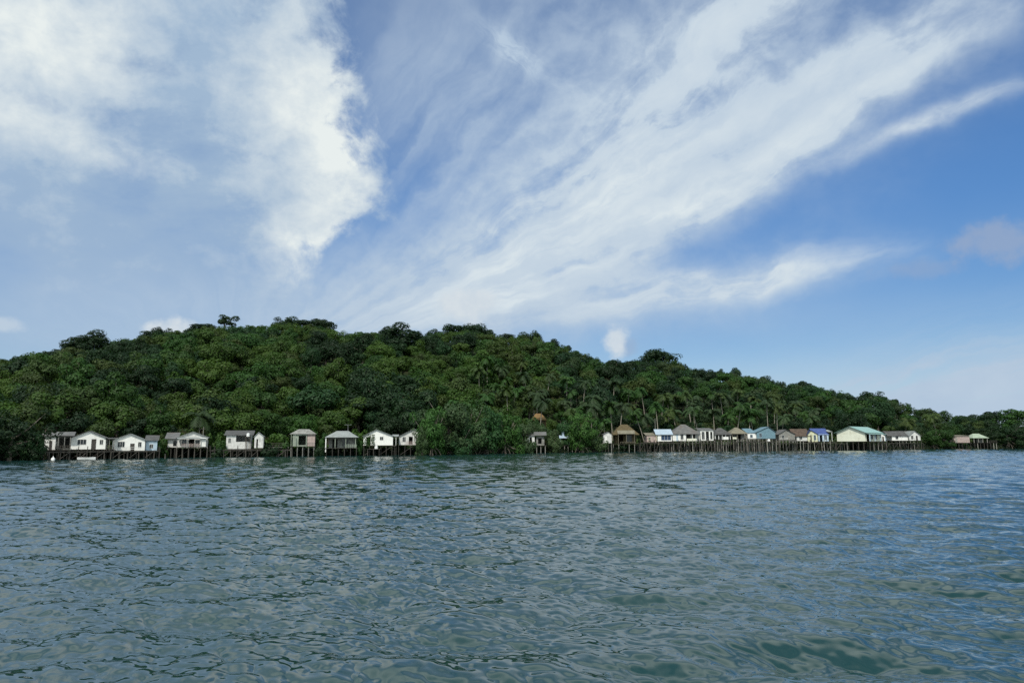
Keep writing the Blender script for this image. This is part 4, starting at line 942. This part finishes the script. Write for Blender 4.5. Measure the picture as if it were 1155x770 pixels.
DARK = (0.013, 0.035, 0.012); MID = (0.029, 0.076, 0.015); YEL = (0.043, 0.086, 0.014); OLV = (0.041, 0.070, 0.017); GREY = (0.036, 0.066, 0.026); TEAL = (0.018, 0.052, 0.018)
CNAME = {DARK: 'dark green', MID: 'mid green', YEL: 'yellow-green', OLV: 'olive', GREY: 'grey-green', TEAL: 'deep green'}
def jitter(c, r=random, a=0.18):
    f = 1 + r.uniform(-a, a); return (c[0] * f * (1 + r.uniform(-a, a) * 0.5), c[1] * f, c[2] * f * (1 + r.uniform(-a, a) * 0.5))

trees = []       # every tree before it is built: dict(X, Y, Z, kind, s, col, name, label ...)
def px_top(t):
    top = KIND[t['kind']][3] * t['s'] * t.get('sz', 1)
    return t
def plant(px, Y, kind, s, col, z=None, **k):
    X = PX(px, Y); zz = float(land_h(np.array(float(px)), np.array(float(Y)))) if z is None else z
    t = dict(px=px, X=X, Y=Y, Z=zz - 0.15, kind=kind, s=s, col=col, rot=random.uniform(0, 6.28), **k); trees.append(t); return t
def hero(px, ytop, wpx, t_, kind, col, label, name='broadleaf_tree', cat='tree', off=None, zs=None):
    """a tree whose crown is wpx wide at its place, its top brought to ytop"""
    Y = float(shore(px) + (off if off is not None else t_ * depth(px)))
    s = wpx * Y / F_PX / (2 * KIND[kind][2]); zg = float(land_h(np.array(float(px)), np.array(Y)))
    zt = PZ(px, ytop, Y); sz = np.clip((zt - zg) / (KIND[kind][3] * s), 0.6, 2.4)
    return plant(px, Y, kind, s, col, sz=sz, label=label, name=name, cat=cat, hero=True)
# the skyline
hero(247, 355, 18, 1.0, 'lone', DARK, 'lone tall tree with a bare trunk and lopsided crown rising above the ridge')
hero(174, 369, 23, 0.99, 'round1', DARK, 'dark domed tree on the ridge beside the small white cloud')
hero(75, 387.5, 30, 0.97, 'round0', DARK, 'broad dark tree bulging from the skyline above the grey-roofed white cottage')
hero(42, 396, 20, 0.98, 'round3', DARK, 'smaller dark tree on the skyline above the half-hidden cottage')
hero(212, 367, 18, 1.0, 'round2', DARK, 'dark rounded tree on the ridge just before the lone tall tree')
hero(318, 357.5, 27, 0.99, 'round1', DARK, 'tall dark tree topping the ridge above the derelict green-stained hut')
hero(338, 362, 30, 0.97, 'round0', DARK, 'dark rounded ridge tree between two taller ones above the derelict hut')
hero(357, 359, 30, 0.98, 'round3', DARK, 'tall ragged ridge tree above the hip-roofed open house')
hero(437, 370.5, 22, 1.0, 'round4', DARK, 'dark low ridge tree above the creeper-covered cottage')
hero(487, 374, 14, 1.0, 'tall0', DARK, 'narrow pointed dark tree on the ridge above the big mangrove')
hero(510, 369, 26, 0.98, 'round5', DARK, 'dark ridge tree forming the near shoulder of the biggest skyline clump')
hero(532, 365.5, 34, 0.97, 'round2', DARK, 'biggest dark twin-topped tree of the skyline clump above the mangroves')
hero(550, 372, 22, 0.99, 'round6', DARK, 'dark ridge tree on the falling shoulder of the biggest skyline clump')
hero(572, 376, 16, 1.0, 'tall4', DARK, 'small upright dark tree on the ridge just past the biggest skyline clump')
hero(600, 373, 28, 0.99, 'round7', DARK, 'rounded dark skyline tree above the ochre thatched hut')
hero(624, 383, 14, 1.0, 'tall0', DARK, 'small spiky tree where the skyline starts to fall above the pale blue shelter')
hero(642, 389, 13, 1.0, 'lone_b', DARK, 'thin open-crowned skyline tree above the mangrove by the pale blue shelter')
hero(746, 399, 40, 0.97, 'round2', DARK, 'broad dark dome of a tree on the skyline above the pale blue-roofed house')
hero(720, 404.5, 20, 1.0, 'round2', DARK, 'dark rounded skyline tree just before the broad dark dome')
hero(816, 415.5, 10, 1.02, 'lone_b', DARK, 'small twiggy skyline tree above the dark hip-roofed house')
hero(833, 414, 14, 1.02, 'lone_b', TEAL, 'tufted skyline tree standing clear above the tan hip-roofed house')
hero(862, 424, 22, 1.0, 'round1', DARK, 'dark rounded skyline tree above the turquoise house')
hero(911, 429.5, 18, 1.0, 'round3', DARK, 'dark skyline tree above the yellow gabled house')
hero(985, 441, 28, 0.95, 'round1', DARK, 'dark domed skyline tree above the far corner of the mint-roofed house')
hero(1012, 450, 12, 1.0, 'round0', DARK, 'small dark skyline tree above the dark-roofed white house')
hero(1120, 463.5, 26, 0.8, 'round3', DARK, 'dark rounded tree at the low gap near the end of the shore')
hero(1148, 461, 30, 0.5, 'round5', MID, 'mid green tree at the end of the shore beyond the low gap')
# dark masses on the slope
hero(97, 405, 38, 0.72, 'tall2', DARK, 'very dark large tree on the slope above the grey-roofed white cottage')
hero(80, 415, 28, 0.66, 'tall0', DARK, 'dark tree crowding the very dark large tree on the left slope')
hero(163, 402, 28, 0.74, 'tall3', DARK, 'dark tree high on the slope above the bright white gabled cottage')
hero(222, 392, 26, 0.8, 'round4', DARK, 'dark round tree on the upper slope above the weathered pale cottage')
hero(285, 433, 36, 0.30, 'tall1', DARK, 'dark bulky tree low on the slope above the low open-fronted shack')
hero(357, 432, 58, 0.17, 'wide1', TEAL, 'big pale-edged deep green tree behind the hip-roofed open house')
hero(409, 414, 36, 0.24, 'tall4', DARK, 'very dark tall tree standing between the hip-roofed and creeper-covered houses')
hero(404, 440, 44, 0.16, 'tall2', DARK, 'very dark tree low behind the creeper-covered cottage')
hero(455, 394, 36, 0.60, 'tall0', DARK, 'very dark high-slope tree above the cottage beside the mangrove')
hero(456, 424, 42, 0.28, 'tall3', DARK, 'very dark tree on the lower slope above the cottage beside the mangrove')
hero(676, 436, 36, 0.25, 'round6', DARK, 'dark tree at the foot of the palms above the tiny white shed')
hero(30, 425, 32, 0.45, 'round7', MID, 'leafy tree on the slope above the dark waterside tree')
for px, yt, t_, lb in [(258, 381, 0.82, 'tall tree with pale bare trunk high on the slope below the lone ridge tree'), (266, 436, 0.34, 'tall pale-trunked tree low on the slope above the low open-fronted shack'), (560, 418, 0.5, 'pale-trunked open tree on the slope above the big mangrove clump'),
                       (128, 424, 0.5, 'pale-trunked open tree halfway up the slope above the bright white gabled cottage'), (690, 414, 0.7, 'pale-trunked open tree high on the slope above the brown thatched house')]:
    hero(px, yt, 18, t_, 'lone_b', TEAL, lb)
# waterside trees
hero(12, 463, 62, 0, 'mangrove1', DARK, 'dark waterside tree overhanging the water before the half-hidden cottage', off=-1.5)
hero(38, 486, 30, 0, 'mangrove0', TEAL, 'low waterside tree leaning over the half-hidden cottage', off=-1.5)
hero(-22, 462, 50, 0, 'mangrove2', DARK, 'dark waterside tree at the very edge of the picture', off=-1)
MG = [(487, 459, 36, -2.5, MID, 'mangrove closest to the white cottage beside it'), (506, 449, 46, 1, GREY, 'tallest pale mangrove of the big clump'), (529, 455, 40, -2, GREY, 'grey-green mangrove in the middle of the big clump'),
      (549, 458, 40, -1, TEAL, 'deep green mangrove past the middle of the big clump'), (570, 466, 36, -2, MID, 'mid green mangrove on the thinning end of the big clump'), (590, 474, 30, 5, GREY, 'low grey-green mangrove rising behind the shack among the mangroves'),
      (518, 480, 34, -4, TEAL, 'low mangrove at the water in front of the big clump'), (612, 477, 28, 7, GREY, 'small mangrove beneath the ochre thatched hut'), (656, 465, 34, -1.5, MID, 'pointed mangrove beside the pale blue shelter'),
      (641, 471, 24, 6, TEAL, 'mangrove rising behind the pale blue shelter'), (670, 481, 26, -1.5, GREY, 'low mangrove beside the tiny white shed'), (625, 484, 20, -0.5, GREY, 'smallest mangrove before the pale blue shelter'), (476, 478, 18, -3.5, GREY, 'narrow low mangrove overlapping the white cottage')]
for i, (px, yt, w, off, c, lb) in enumerate(MG): hero(px, yt, w, 0, f'mangrove{i % 4}', tuple(x * 1.4 for x in c), lb, 'mangrove_tree', 'mangrove', off=off)
for px, yt, w, lb in [(1137, 478, 34, 'dark bushy mangrove at the far end of the shore'), (1155, 474, 30, 'dark mangrove cut by the far end of the shore'), (1052, 484, 24, 'low mangrove between the dark-roofed house and beige shed'), (1112, 482, 24, 'dark mangrove behind the green-roofed pavilion'), (1065, 482, 22, 'low dark mangrove just before the beige shed')]:
    hero(px, yt, w, 0, f'mangrove{int(px) % 4}', DARK if px > 1070 else MID, lb, 'mangrove_tree', 'mangrove', off=5 if px > 1100 and px < 1130 else 2)
# shrubs between the houses and creeper
SH = [(68, 503, 20, 3, 'shrub under the porch of the half-hidden cottage', DARK), (181, 494, 16, 1.5, 'shrub filling the gap between the annex and the weathered pale cottage', MID), (184, 488, 16, 8, 'shrub rising behind the gap by the weathered pale cottage', OLV), (243, 487, 22, 2, 'bright shrub between the weathered pale cottage and the low shack', YEL),
      (250, 496, 18, 0.5, 'low shrub at the near end of the low shack', MID), (308, 488, 22, 4, 'shrub rising behind the sagging board walkway', YEL), (320, 493, 18, 2.5, 'shrub beside the derelict green-stained hut', MID), (360, 486, 16, 3, 'shrub between the derelict hut and hip-roofed open house', MID),
      (405, 489, 12, 1.8, 'shrub squeezed between the hip-roofed and creeper-covered houses', MID), (448, 492, 10, 2.5, 'shrub between the two cottages nearest the mangrove', DARK), (302, 499, 22, -0.8, 'dark shrub at the water under the sagging board walkway', DARK), (246, 503, 20, -1, 'dark shrub at the water before the low shack', DARK),
      (360, 503, 14, -0.8, 'dark shrub at the water by the white corner post', DARK), (706, 504, 16, 3, 'dark shrub under the brown thatched house', DARK), (594, 492, 18, -2.2, 'small shrub at the water half covering the shack among the mangroves', GREY), (602, 470, 20, 19, 'leafy shrub half hiding the ochre thatched hut', MID), (725, 499, 14, 4, 'dark shrub between the brown thatched and pale blue-roofed houses', DARK)]
for i, (px, yt, w, off, lb, c) in enumerate(SH): hero(px, yt, w, 0, f'bush{i % 4}', c, lb, 'shrub', 'shrub', off=off)

# ------------------------------------------------------------------ the forest on the hill
rd = random.Random(21)
Yv = 150.0
rows = []
cand = []
def forest():
    step = 6.3
    for Y in np.arange(148, 520, step):
        for X in np.arange(-1.35 * Y, 1.4 * Y, step):
            x, y = X + rd.uniform(-2.4, 2.4), Y + rd.uniform(-2.4, 2.4)
            px = float(px_of(x, y)); 
            if not -420 < px < 1600: continue
            t = float(land_t(px, y)); off = y - float(shore(px))
            if t > 1.02 or off < 9: continue
            if off < 16 and any(a - 3 < px < b_ + 3 for a, b_, _ in HOUSES): continue
            n1 = mnoise.noise(Vector((x * 0.02, y * 0.02, 1.7))); n2 = mnoise.noise(Vector((x * 0.045, y * 0.045, 9.1)))
            low = t < 0.4
            if n1 + 0.5 * n2 > 0.26 or rd.random() < 0.07: col = DARK
            elif px > 640: col = rd.choice((MID, MID, TEAL, OLV, GREY)) if n2 < 0.25 else DARK
            elif n1 < -0.05: col = rd.choice((YEL, YEL, MID, OLV))
            else: col = rd.choice((MID, MID, TEAL, YEL, OLV))
            if t > 0.9: col = rd.choice((DARK, TEAL, MID))
            q = rd.random()
            kind = f'round{rd.randrange(8)}' if q < 0.66 else f'tall{rd.randrange(5)}' if q < 0.78 else f'wide{rd.randrange(4)}' if q < 0.88 else f'bush{rd.randrange(4)}'
            s = rd.uniform(0.66, 1.0) if rd.random() < 0.6 else rd.uniform(0.95, 1.5)
            if t > 0.93: s = min(s * 0.9, 1.1)
            cap = None
            if px > 990: s *= 0.72
            z = float(land_h(np.array(px), np.array(y)))
            # keep the skyline where the photograph has it
            topz = z + KIND[kind][3] * s
            lim = PZ(min(max(px, -380), 1535), float(sil(px)) + rd.uniform(0.0, 5.5), y)
            if topz > lim: s *= max((lim - z) / (topz - z), 0.3)
            if s < 0.3: continue
            if 600 < px < 945:
                if off < 22: continue
                if off < 75: s *= 0.62
            if 594 < px < 622 and off < 30: continue
            cand.append(dict(px=px, X=x, Y=y, Z=z - 0.15, kind=kind, s=s, col=col, rot=rd.uniform(0, 6.28), t=t, off=off))
forest()
# coconut palms ------------------------------------------------------
def palm_np(seed, nf=17, L=3.4):
    r = np.random.default_rng(seed); Q = []
    for f in range(nf):
        a = 2 * math.pi * f / nf + r.uniform(-0.2, 0.2); up = r.uniform(-0.45, 1.05); LL = L * r.uniform(0.85, 1.1)
        n_ = 9; p = np.zeros(3); d = np.array([math.cos(a) * math.cos(up), math.sin(a) * math.cos(up), math.sin(up)]); side = np.array([-math.sin(a), math.cos(a), 0.0])
        pts = [p.copy()]
        for i in range(n_):
            p = p + d * LL / n_; d = d + np.array([0, 0, -0.16 - 0.03 * i]); d /= np.linalg.norm(d); pts.append(p.copy())
        pts = np.array(pts)
        for i in range(n_):
            w0 = 0.05; Q.append([pts[i] - side * w0, pts[i] + side * w0, pts[i + 1] + side * w0 * 0.8, pts[i + 1] - side * w0 * 0.8])
        for i in range(1, 2 * n_):
            t = i / (2 * n_); q = pts[int(t * n_)] + (pts[min(int(t * n_) + 1, n_)] - pts[int(t * n_)]) * (t * n_ % 1); fw = pts[min(int(t * n_) + 1, n_)] - pts[int(t * n_)]; fw = fw / (np.linalg.norm(fw) + 1e-6)
            ll = 1.0 * (math.sin(math.pi * (0.12 + 0.80 * t)) ** 0.7) * r.uniform(0.8, 1.15)
            for sg in (-1, 1):
                e = q + side * sg * ll * 0.72 + fw * ll * 0.42 + np.array([0, 0, -ll * r.uniform(0.25, 0.6)])
                Q.append([q - fw * 0.10, q + fw * 0.10, e + fw * 0.04, e - fw * 0.04])
    return np.array(Q).reshape(-1, 3)
PALM = []
for k in range(6):
    V = palm_np(900 + k, 15 + k % 4, 3.0 + 0.25 * (k % 3))
    hh = 9.0; bm = bmesh.new(); c = 0.5 + 0.35 * k
    pts = [(0, 0, -1.0), (0.05, 0, 0.4), (c * 0.25, 0, hh * 0.4), (c * 0.62, 0, hh * 0.75), (c, 0, hh)]
    tube(bm, pts, [0.26, 0.19, 0.15, 0.13, 0.12], 8)
    tm = bm_mesh('trunk', bm, palm_bark)
    bm = bmesh.new()
    for q in range(6):
        a = q * 1.05 + k; m_ = Matrix.Translation((c + 0.25 * math.cos(a), 0.25 * math.sin(a), hh - 0.3 - 0.08 * (q % 2))); bmesh.ops.create_icosphere(bm, subdivisions=1, radius=0.15, matrix=m_)
    cm = bm_mesh('coconuts', bm, simple('green_coconut_%d' % k, (0.10, 0.11, 0.03), 0.6) if k == 0 else bpy.data.materials['green_coconut_0'])
    PALM.append((as_mesh('crown', V + np.array([c, 0, hh]), leafm), tm, cm, hh))
palms = []
def palm(px, ytop, off, label=None, col=None, s=None):
    """coconut palm whose topmost fronds reach ytop"""
    Y = float(shore(px) + off); zg = float(land_h(np.array(float(px)), np.array(Y))); k = rd.randrange(6)
    H_ = PZ(px, ytop, Y) - zg; H_ = max(H_, 5.0)
    palms.append(dict(px=px, X=PX(px, Y), Y=Y, Z=zg - 0.1, k=k, H=H_, s=s or rd.uniform(1.1, 1.5), col=jitter(col or rd.choice((MID, MID, GREY, GREY, OLV)), rd), rot=rd.uniform(0, 6.28), label=label, off=off))
for px, yt, off, lb in [(225, 458, 10, 'coconut palm with drooping pale fronds behind the weathered pale cottage'), (743, 449, 14, 'coconut palm with a clear pale trunk above the pale blue-roofed house'), (645, 437, 60, 'tall coconut palm with leaning trunk on the slope above the pale blue shelter'),
                        (609, 447, 21, 'coconut palm shading the ochre thatched hut'), (566, 436, 70, 'coconut palm high on the slope above the big mangrove clump'), (868, 447, 12, 'coconut palm with tall pale trunk directly behind the turquoise house'),
                        (877, 452, 14, 'slightly shorter palm next to the tall one behind the turquoise house'), (845, 459, 12, 'coconut palm with drooping fronds behind the tan hip-roofed house'), (1020, 468, 10, 'lone coconut palm behind the dark-roofed white house'), (1060, 463, 14, 'coconut palm over the low wood before the beige shed')]:
    palm(px, yt, off, lb)
tries = 0
while len(palms) < 84 and tries < 4000:
    tries += 1
    px = rd.choice((rd.uniform(630, 945), rd.uniform(690, 935), rd.uniform(540, 700))); off = rd.uniform(12, 75) if px > 640 else rd.uniform(45, 95)
    Y = float(shore(px)) + off; X = PX(px, Y)
    if any((X - p['X']) ** 2 + (Y - p['Y']) ** 2 < 5.0 ** 2 for p in palms): continue
    zg = float(land_h(np.array(px), np.array(Y))); H_ = rd.uniform(10, 17)
    yt = 500 - (zg + H_ - CAM_H) * F_PX / Y
    if yt < float(sil(px)) + 12: continue
    palm(px, yt, off)

# ------------------------------------------------------------------ which trees does the picture show, and how much of each
SC = 0.5
Wb, Hb = int(1155 * SC), int(770 * SC)
cov = np.zeros((Hb, Wb), bool)
allt = [t for t in trees] + cand
items = [('t', t, t['Y']) for t in allt] + [('p', p, p['Y']) for p in palms]
for px0, px1, Yh in HOUSES: items.append(('h', (px0, px1), Yh))
items.sort(key=lambda q: q[2])
yy, xx_ = np.mgrid[0:Hb, 0:Wb]
for ty, t, Y in items:
    if ty == 'h':
        cov[int(488 * SC):int(506 * SC), max(int(t[0] * SC), 0):int(t[1] * SC)] = True; continue
    if ty == 't':
        K_ = KIND[t['kind']]; rpx = K_[2] * t['s'] * F_PX / Y * 0.92; top = t['Z'] + K_[3] * t['s'] * t.get('sz', 1); hh = K_[3] * t['s'] * t.get('sz', 1) * F_PX / Y
        hh *= 0.8 if K_[3] < 8 else 0.7
    else:
        rpx = 2.4 * t['s'] * F_PX / Y; top = t['Z'] + t['H']; hh = 4.0 * F_PX / Y
    yt = 500 - (top - CAM_H) * F_PX * 0.99 / Y - (t['px'] - CX) * math.tan(ROLL) ; cx, cy = t['px'] * SC, (yt + hh / 2) * SC
    x0, x1, y0, y1 = int(cx - rpx * SC), int(cx + rpx * SC) + 1, int(yt * SC), int((yt + hh) * SC) + 1
    x0, x1, y0, y1 = max(x0, 0), min(x1, Wb), max(y0, 0), min(y1, Hb)
    t['vis'] = 0
    if x1 <= x0 or y1 <= y0: continue
    m_ = ((xx_[y0:y1, x0:x1] - cx) / (rpx * SC)) ** 2 + ((yy[y0:y1, x0:x1] - cy) / (hh * SC / 2)) ** 2 < 1
    if ty == 'p': m_ &= (rng.random(m_.shape) < 0.55)
    new = m_ & ~cov[y0:y1, x0:x1]; t['vis'] = int(new.sum()) / SC ** 2; cov[y0:y1, x0:x1] |= m_
heroes = [t for t in trees]
nb = sum(1 for t in heroes if t.get('name') == 'broadleaf_tree')
cand_vis = sorted([t for t in cand if t['vis'] > 0], key=lambda t: -t['vis'])
n_ind = 296 - nb
ind, rest = cand_vis[:n_ind], cand_vis[n_ind:]
# beyond the frame's edges the wood goes on
rest += [t for t in cand if t['vis'] == 0 and (not -6 < t['px'] < 1161)]
print('trees: heroes', len(heroes), 'individual', len(ind), 'rest', len(rest), 'candidates', len(cand), 'palms', len(palms))

# ------------------------------------------------------------------ labels that single each tree out
LANDMARKS.sort()
def nearest(px):
    return min(LANDMARKS, key=lambda l: abs(l[0] - px))[1]
def shape_word(k):
    return {'r': 'round', 't': 'tall', 'w': 'spreading', 'b': 'bushy'}[k[0]]
def band(t):
    t_ = t['t']
    return 'at slope foot' if t_ < 0.16 else 'on lower slope' if t_ < 0.36 else 'halfway upslope' if t_ < 0.58 else 'on upper slope' if t_ < 0.86 else 'along the ridge'
ORD = 'first second third fourth fifth sixth seventh eighth ninth tenth eleventh twelfth'.split()
def label_all(ts, base):
    by = {}
    for t in ts: by.setdefault(base(t), []).append(t)
    for lb, g in by.items():
        if len(g) == 1: g[0]['label'] = lb; continue
        g.sort(key=lambda t: t['px'])
        for i, t in enumerate(g):
            t['label'] = lb + (', leftmost' if i == 0 else ', rightmost' if i == len(g) - 1 else f', {ORD[i]} from left' if i < 12 else f', {ORD[len(g) - 1 - i]} from right')
label_all(ind, lambda t: f"{CNAME[t['col']]} {shape_word(t['kind'])} tree {band(t)} above {nearest(t['px'])}")
label_all([p for p in palms if not p['label']], lambda p: f"coconut palm {'close behind' if p['off'] < 26 else 'further up behind' if p['off'] < 50 else 'high on the slope behind'} {nearest(p['px'])}")

# ------------------------------------------------------------------ build the individuals
GROUPS = {'broadleaf_tree': 'trees covering the hillside', 'mangrove_tree': 'mangroves along the shore', 'shrub': 'shrubs among the stilt houses'}
def prop_root_mesh():
    mes = []
    for k in range(4):
        bm = bmesh.new(); r_ = random.Random(k); a = r_.uniform(1.6, 2.6)
        tube(bm, [(0.1, 0, 2.0), (a * 0.5, 0.1, 1.6), (a * 0.85, 0.05, 0.7), (a, 0, -1.6)], [0.05, 0.055, 0.05, 0.045], 5); mes.append(bm_mesh('prop_root', bm, barkm))
    return mes
ROOTS = prop_root_mesh()
for t in heroes + ind:
    nm = t.get('name', 'broadleaf_tree'); K_ = KIND[t['kind']]
    root = empty(nm, (t['X'], t['Y'], t['Z']), t['rot']); root.scale = (t['s'], t['s'], t['s'] * t.get('sz', 1))
    tag(root, t['label'], t.get('cat', 'tree'), GROUPS[nm])
    cr = bpy.data.objects.new('crown', K_[0]); link(cr, root); cr.color = (*jitter(t['col'], rd), 1)
    if nm != 'shrub': link(bpy.data.objects.new('trunk', K_[1]), root)
    if nm == 'mangrove_tree':
        for q in range(8):
            o = bpy.data.objects.new('prop_root', ROOTS[q % 4]); link(o, root); o.rotation_euler = (0, 0, q * 0.785 + rd.uniform(-0.3, 0.3)); o.scale = (rd.uniform(0.7, 1.2),) * 3
for p in palms:
    root = empty('coconut_palm', (p['X'], p['Y'], p['Z']), p['rot']); root.rotation_euler = (rd.uniform(-0.12, 0.12), rd.uniform(-0.12, 0.12), p['rot']); tag(root, p['label'], 'palm tree', 'coconut palms behind the houses')
    me, tm, cm, hh = PALM[p['k']]; s = p['s']; zs = max((p['H'] - 1.6 * s), 3) / hh
    tr_ = bpy.data.objects.new('trunk', tm); link(tr_, root); tr_.scale = (1, 1, zs)
    cr = bpy.data.objects.new('crown', me); link(cr, root); cr.scale = (s, s, s); cr.color = (*p['col'], 1)
    nt_ = bpy.data.objects.new('coconuts', cm); link(nt_, root)
    c = 0.5 + 0.35 * p['k']
    cr.location = (c * (1 - s), 0, hh * (zs - s)); nt_.location = (0, 0, hh * (zs - 1))

# the remaining wood: one object
def forest_object(name, ts, frac, label=None):
    Vs, Cs = [], []
    for t in ts:
        V = KIND[t['kind']][4].reshape(-1, 4, 3)
        far = t['Y'] > 300
        m_ = rng.random(len(V)) < (frac * (0.7 if far else 0.85)); V = V[m_]
        c, s_ = math.cos(t['rot']), math.sin(t['rot'])
        # fewer but larger sprays
        mid = V.mean(1, keepdims=True); V = mid + (V - mid) * (1 / frac) ** 0.5 * 0.95
        Vr = np.stack([V[..., 0] * c - V[..., 1] * s_, V[..., 0] * s_ + V[..., 1] * c, V[..., 2]], -1) * t['s'] + np.array([t['X'], t['Y'], t['Z']])
        Vs.append(Vr.reshape(-1, 3)); Cs.append(np.tile(np.array([*jitter(t['col'], rd), 1.0]), (len(V), 1)))
    V = np.concatenate(Vs); Cc = np.repeat(np.concatenate(Cs), 4, axis=0).astype(np.float32)
    me = as_mesh(name, V, leaft)
    at_ = me.color_attributes.new('tint', 'FLOAT_COLOR', 'POINT'); at_.data.foreach_set('color', Cc.ravel())
    o = link(bpy.data.objects.new(name, me)); return o
fo = forest_object('forest', rest, 0.42); tag(fo, 'remaining green trees filling the wooded hillside behind the nearer crowns', 'forest', kind='stuff')
# undergrowth: low sprays over the ground so that no bare slope shows
n = 60000
upx = rng.uniform(-250, 1420, n); ut = rng.uniform(0.0, 1.0, n) ** 1.4
uY = shore(upx) + 7 + ut * (depth(upx) - 8); uX = uY * (upx - CX) / (F_PX * 0.9905)
uz = land_h(upx, uY) + rng.uniform(0, 1.5, n)
c = np.stack([uX, uY, uz], -1); V = quads(c, rng.normal(size=(n, 3)) + np.array([0, -0.3, 0.9]), rng.uniform(0.5, 1.3, n), rng)
me = as_mesh('undergrowth', V, leaft); Cc = np.repeat(np.concatenate([np.array([MID, YEL, TEAL, OLV])[rng.integers(0, 4, n)], np.ones((n, 1))], 1), 4, axis=0).astype(np.float32)
at_ = me.color_attributes.new('tint', 'FLOAT_COLOR', 'POINT'); at_.data.foreach_set('color', Cc.ravel())
tag(link(bpy.data.objects.new('undergrowth', me)), 'low leafy undergrowth covering the ground beneath the trees', 'undergrowth', kind='stuff')
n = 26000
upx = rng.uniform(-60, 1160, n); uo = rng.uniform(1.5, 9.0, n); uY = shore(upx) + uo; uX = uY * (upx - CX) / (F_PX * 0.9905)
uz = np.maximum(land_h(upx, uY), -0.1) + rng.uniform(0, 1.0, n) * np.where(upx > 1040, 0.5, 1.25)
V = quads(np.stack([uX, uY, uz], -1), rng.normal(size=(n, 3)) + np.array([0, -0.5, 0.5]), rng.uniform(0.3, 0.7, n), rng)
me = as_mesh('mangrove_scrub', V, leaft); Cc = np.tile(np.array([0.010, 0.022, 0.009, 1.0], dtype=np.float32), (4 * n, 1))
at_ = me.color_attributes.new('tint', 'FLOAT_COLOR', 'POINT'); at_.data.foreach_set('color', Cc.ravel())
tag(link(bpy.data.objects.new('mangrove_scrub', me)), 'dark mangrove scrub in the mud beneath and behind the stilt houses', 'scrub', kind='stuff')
# the creeper on the cottage
h = VINE; r_ = np.random.default_rng(5); n = 900
x0, x1 = h.x(408), h.x(423); xx = r_.uniform(x0, x1, n); zz = r_.uniform(h.z(505), h.z(489.5), n); k = (zz < h.z(489) - (xx - x0) * 0.05) & (r_.random(n) < 0.9 - 0.5 * (xx - x0) / (x1 - x0))
c = np.stack([xx, r_.uniform(-0.5, -0.08, n), zz], -1)[k]
cv = link(bpy.data.objects.new('creeper', as_mesh('creeper', quads(c, r_.normal(size=(len(c), 3)) + np.array([0, -1.2, 0.3]), r_.uniform(0.2, 0.45, len(c)), r_), leafm))); cv.color = (*MID, 1)
cv.location = h.root.location; tag(cv, 'leafy creeper hanging over half the front of the white gabled cottage', 'creeper')
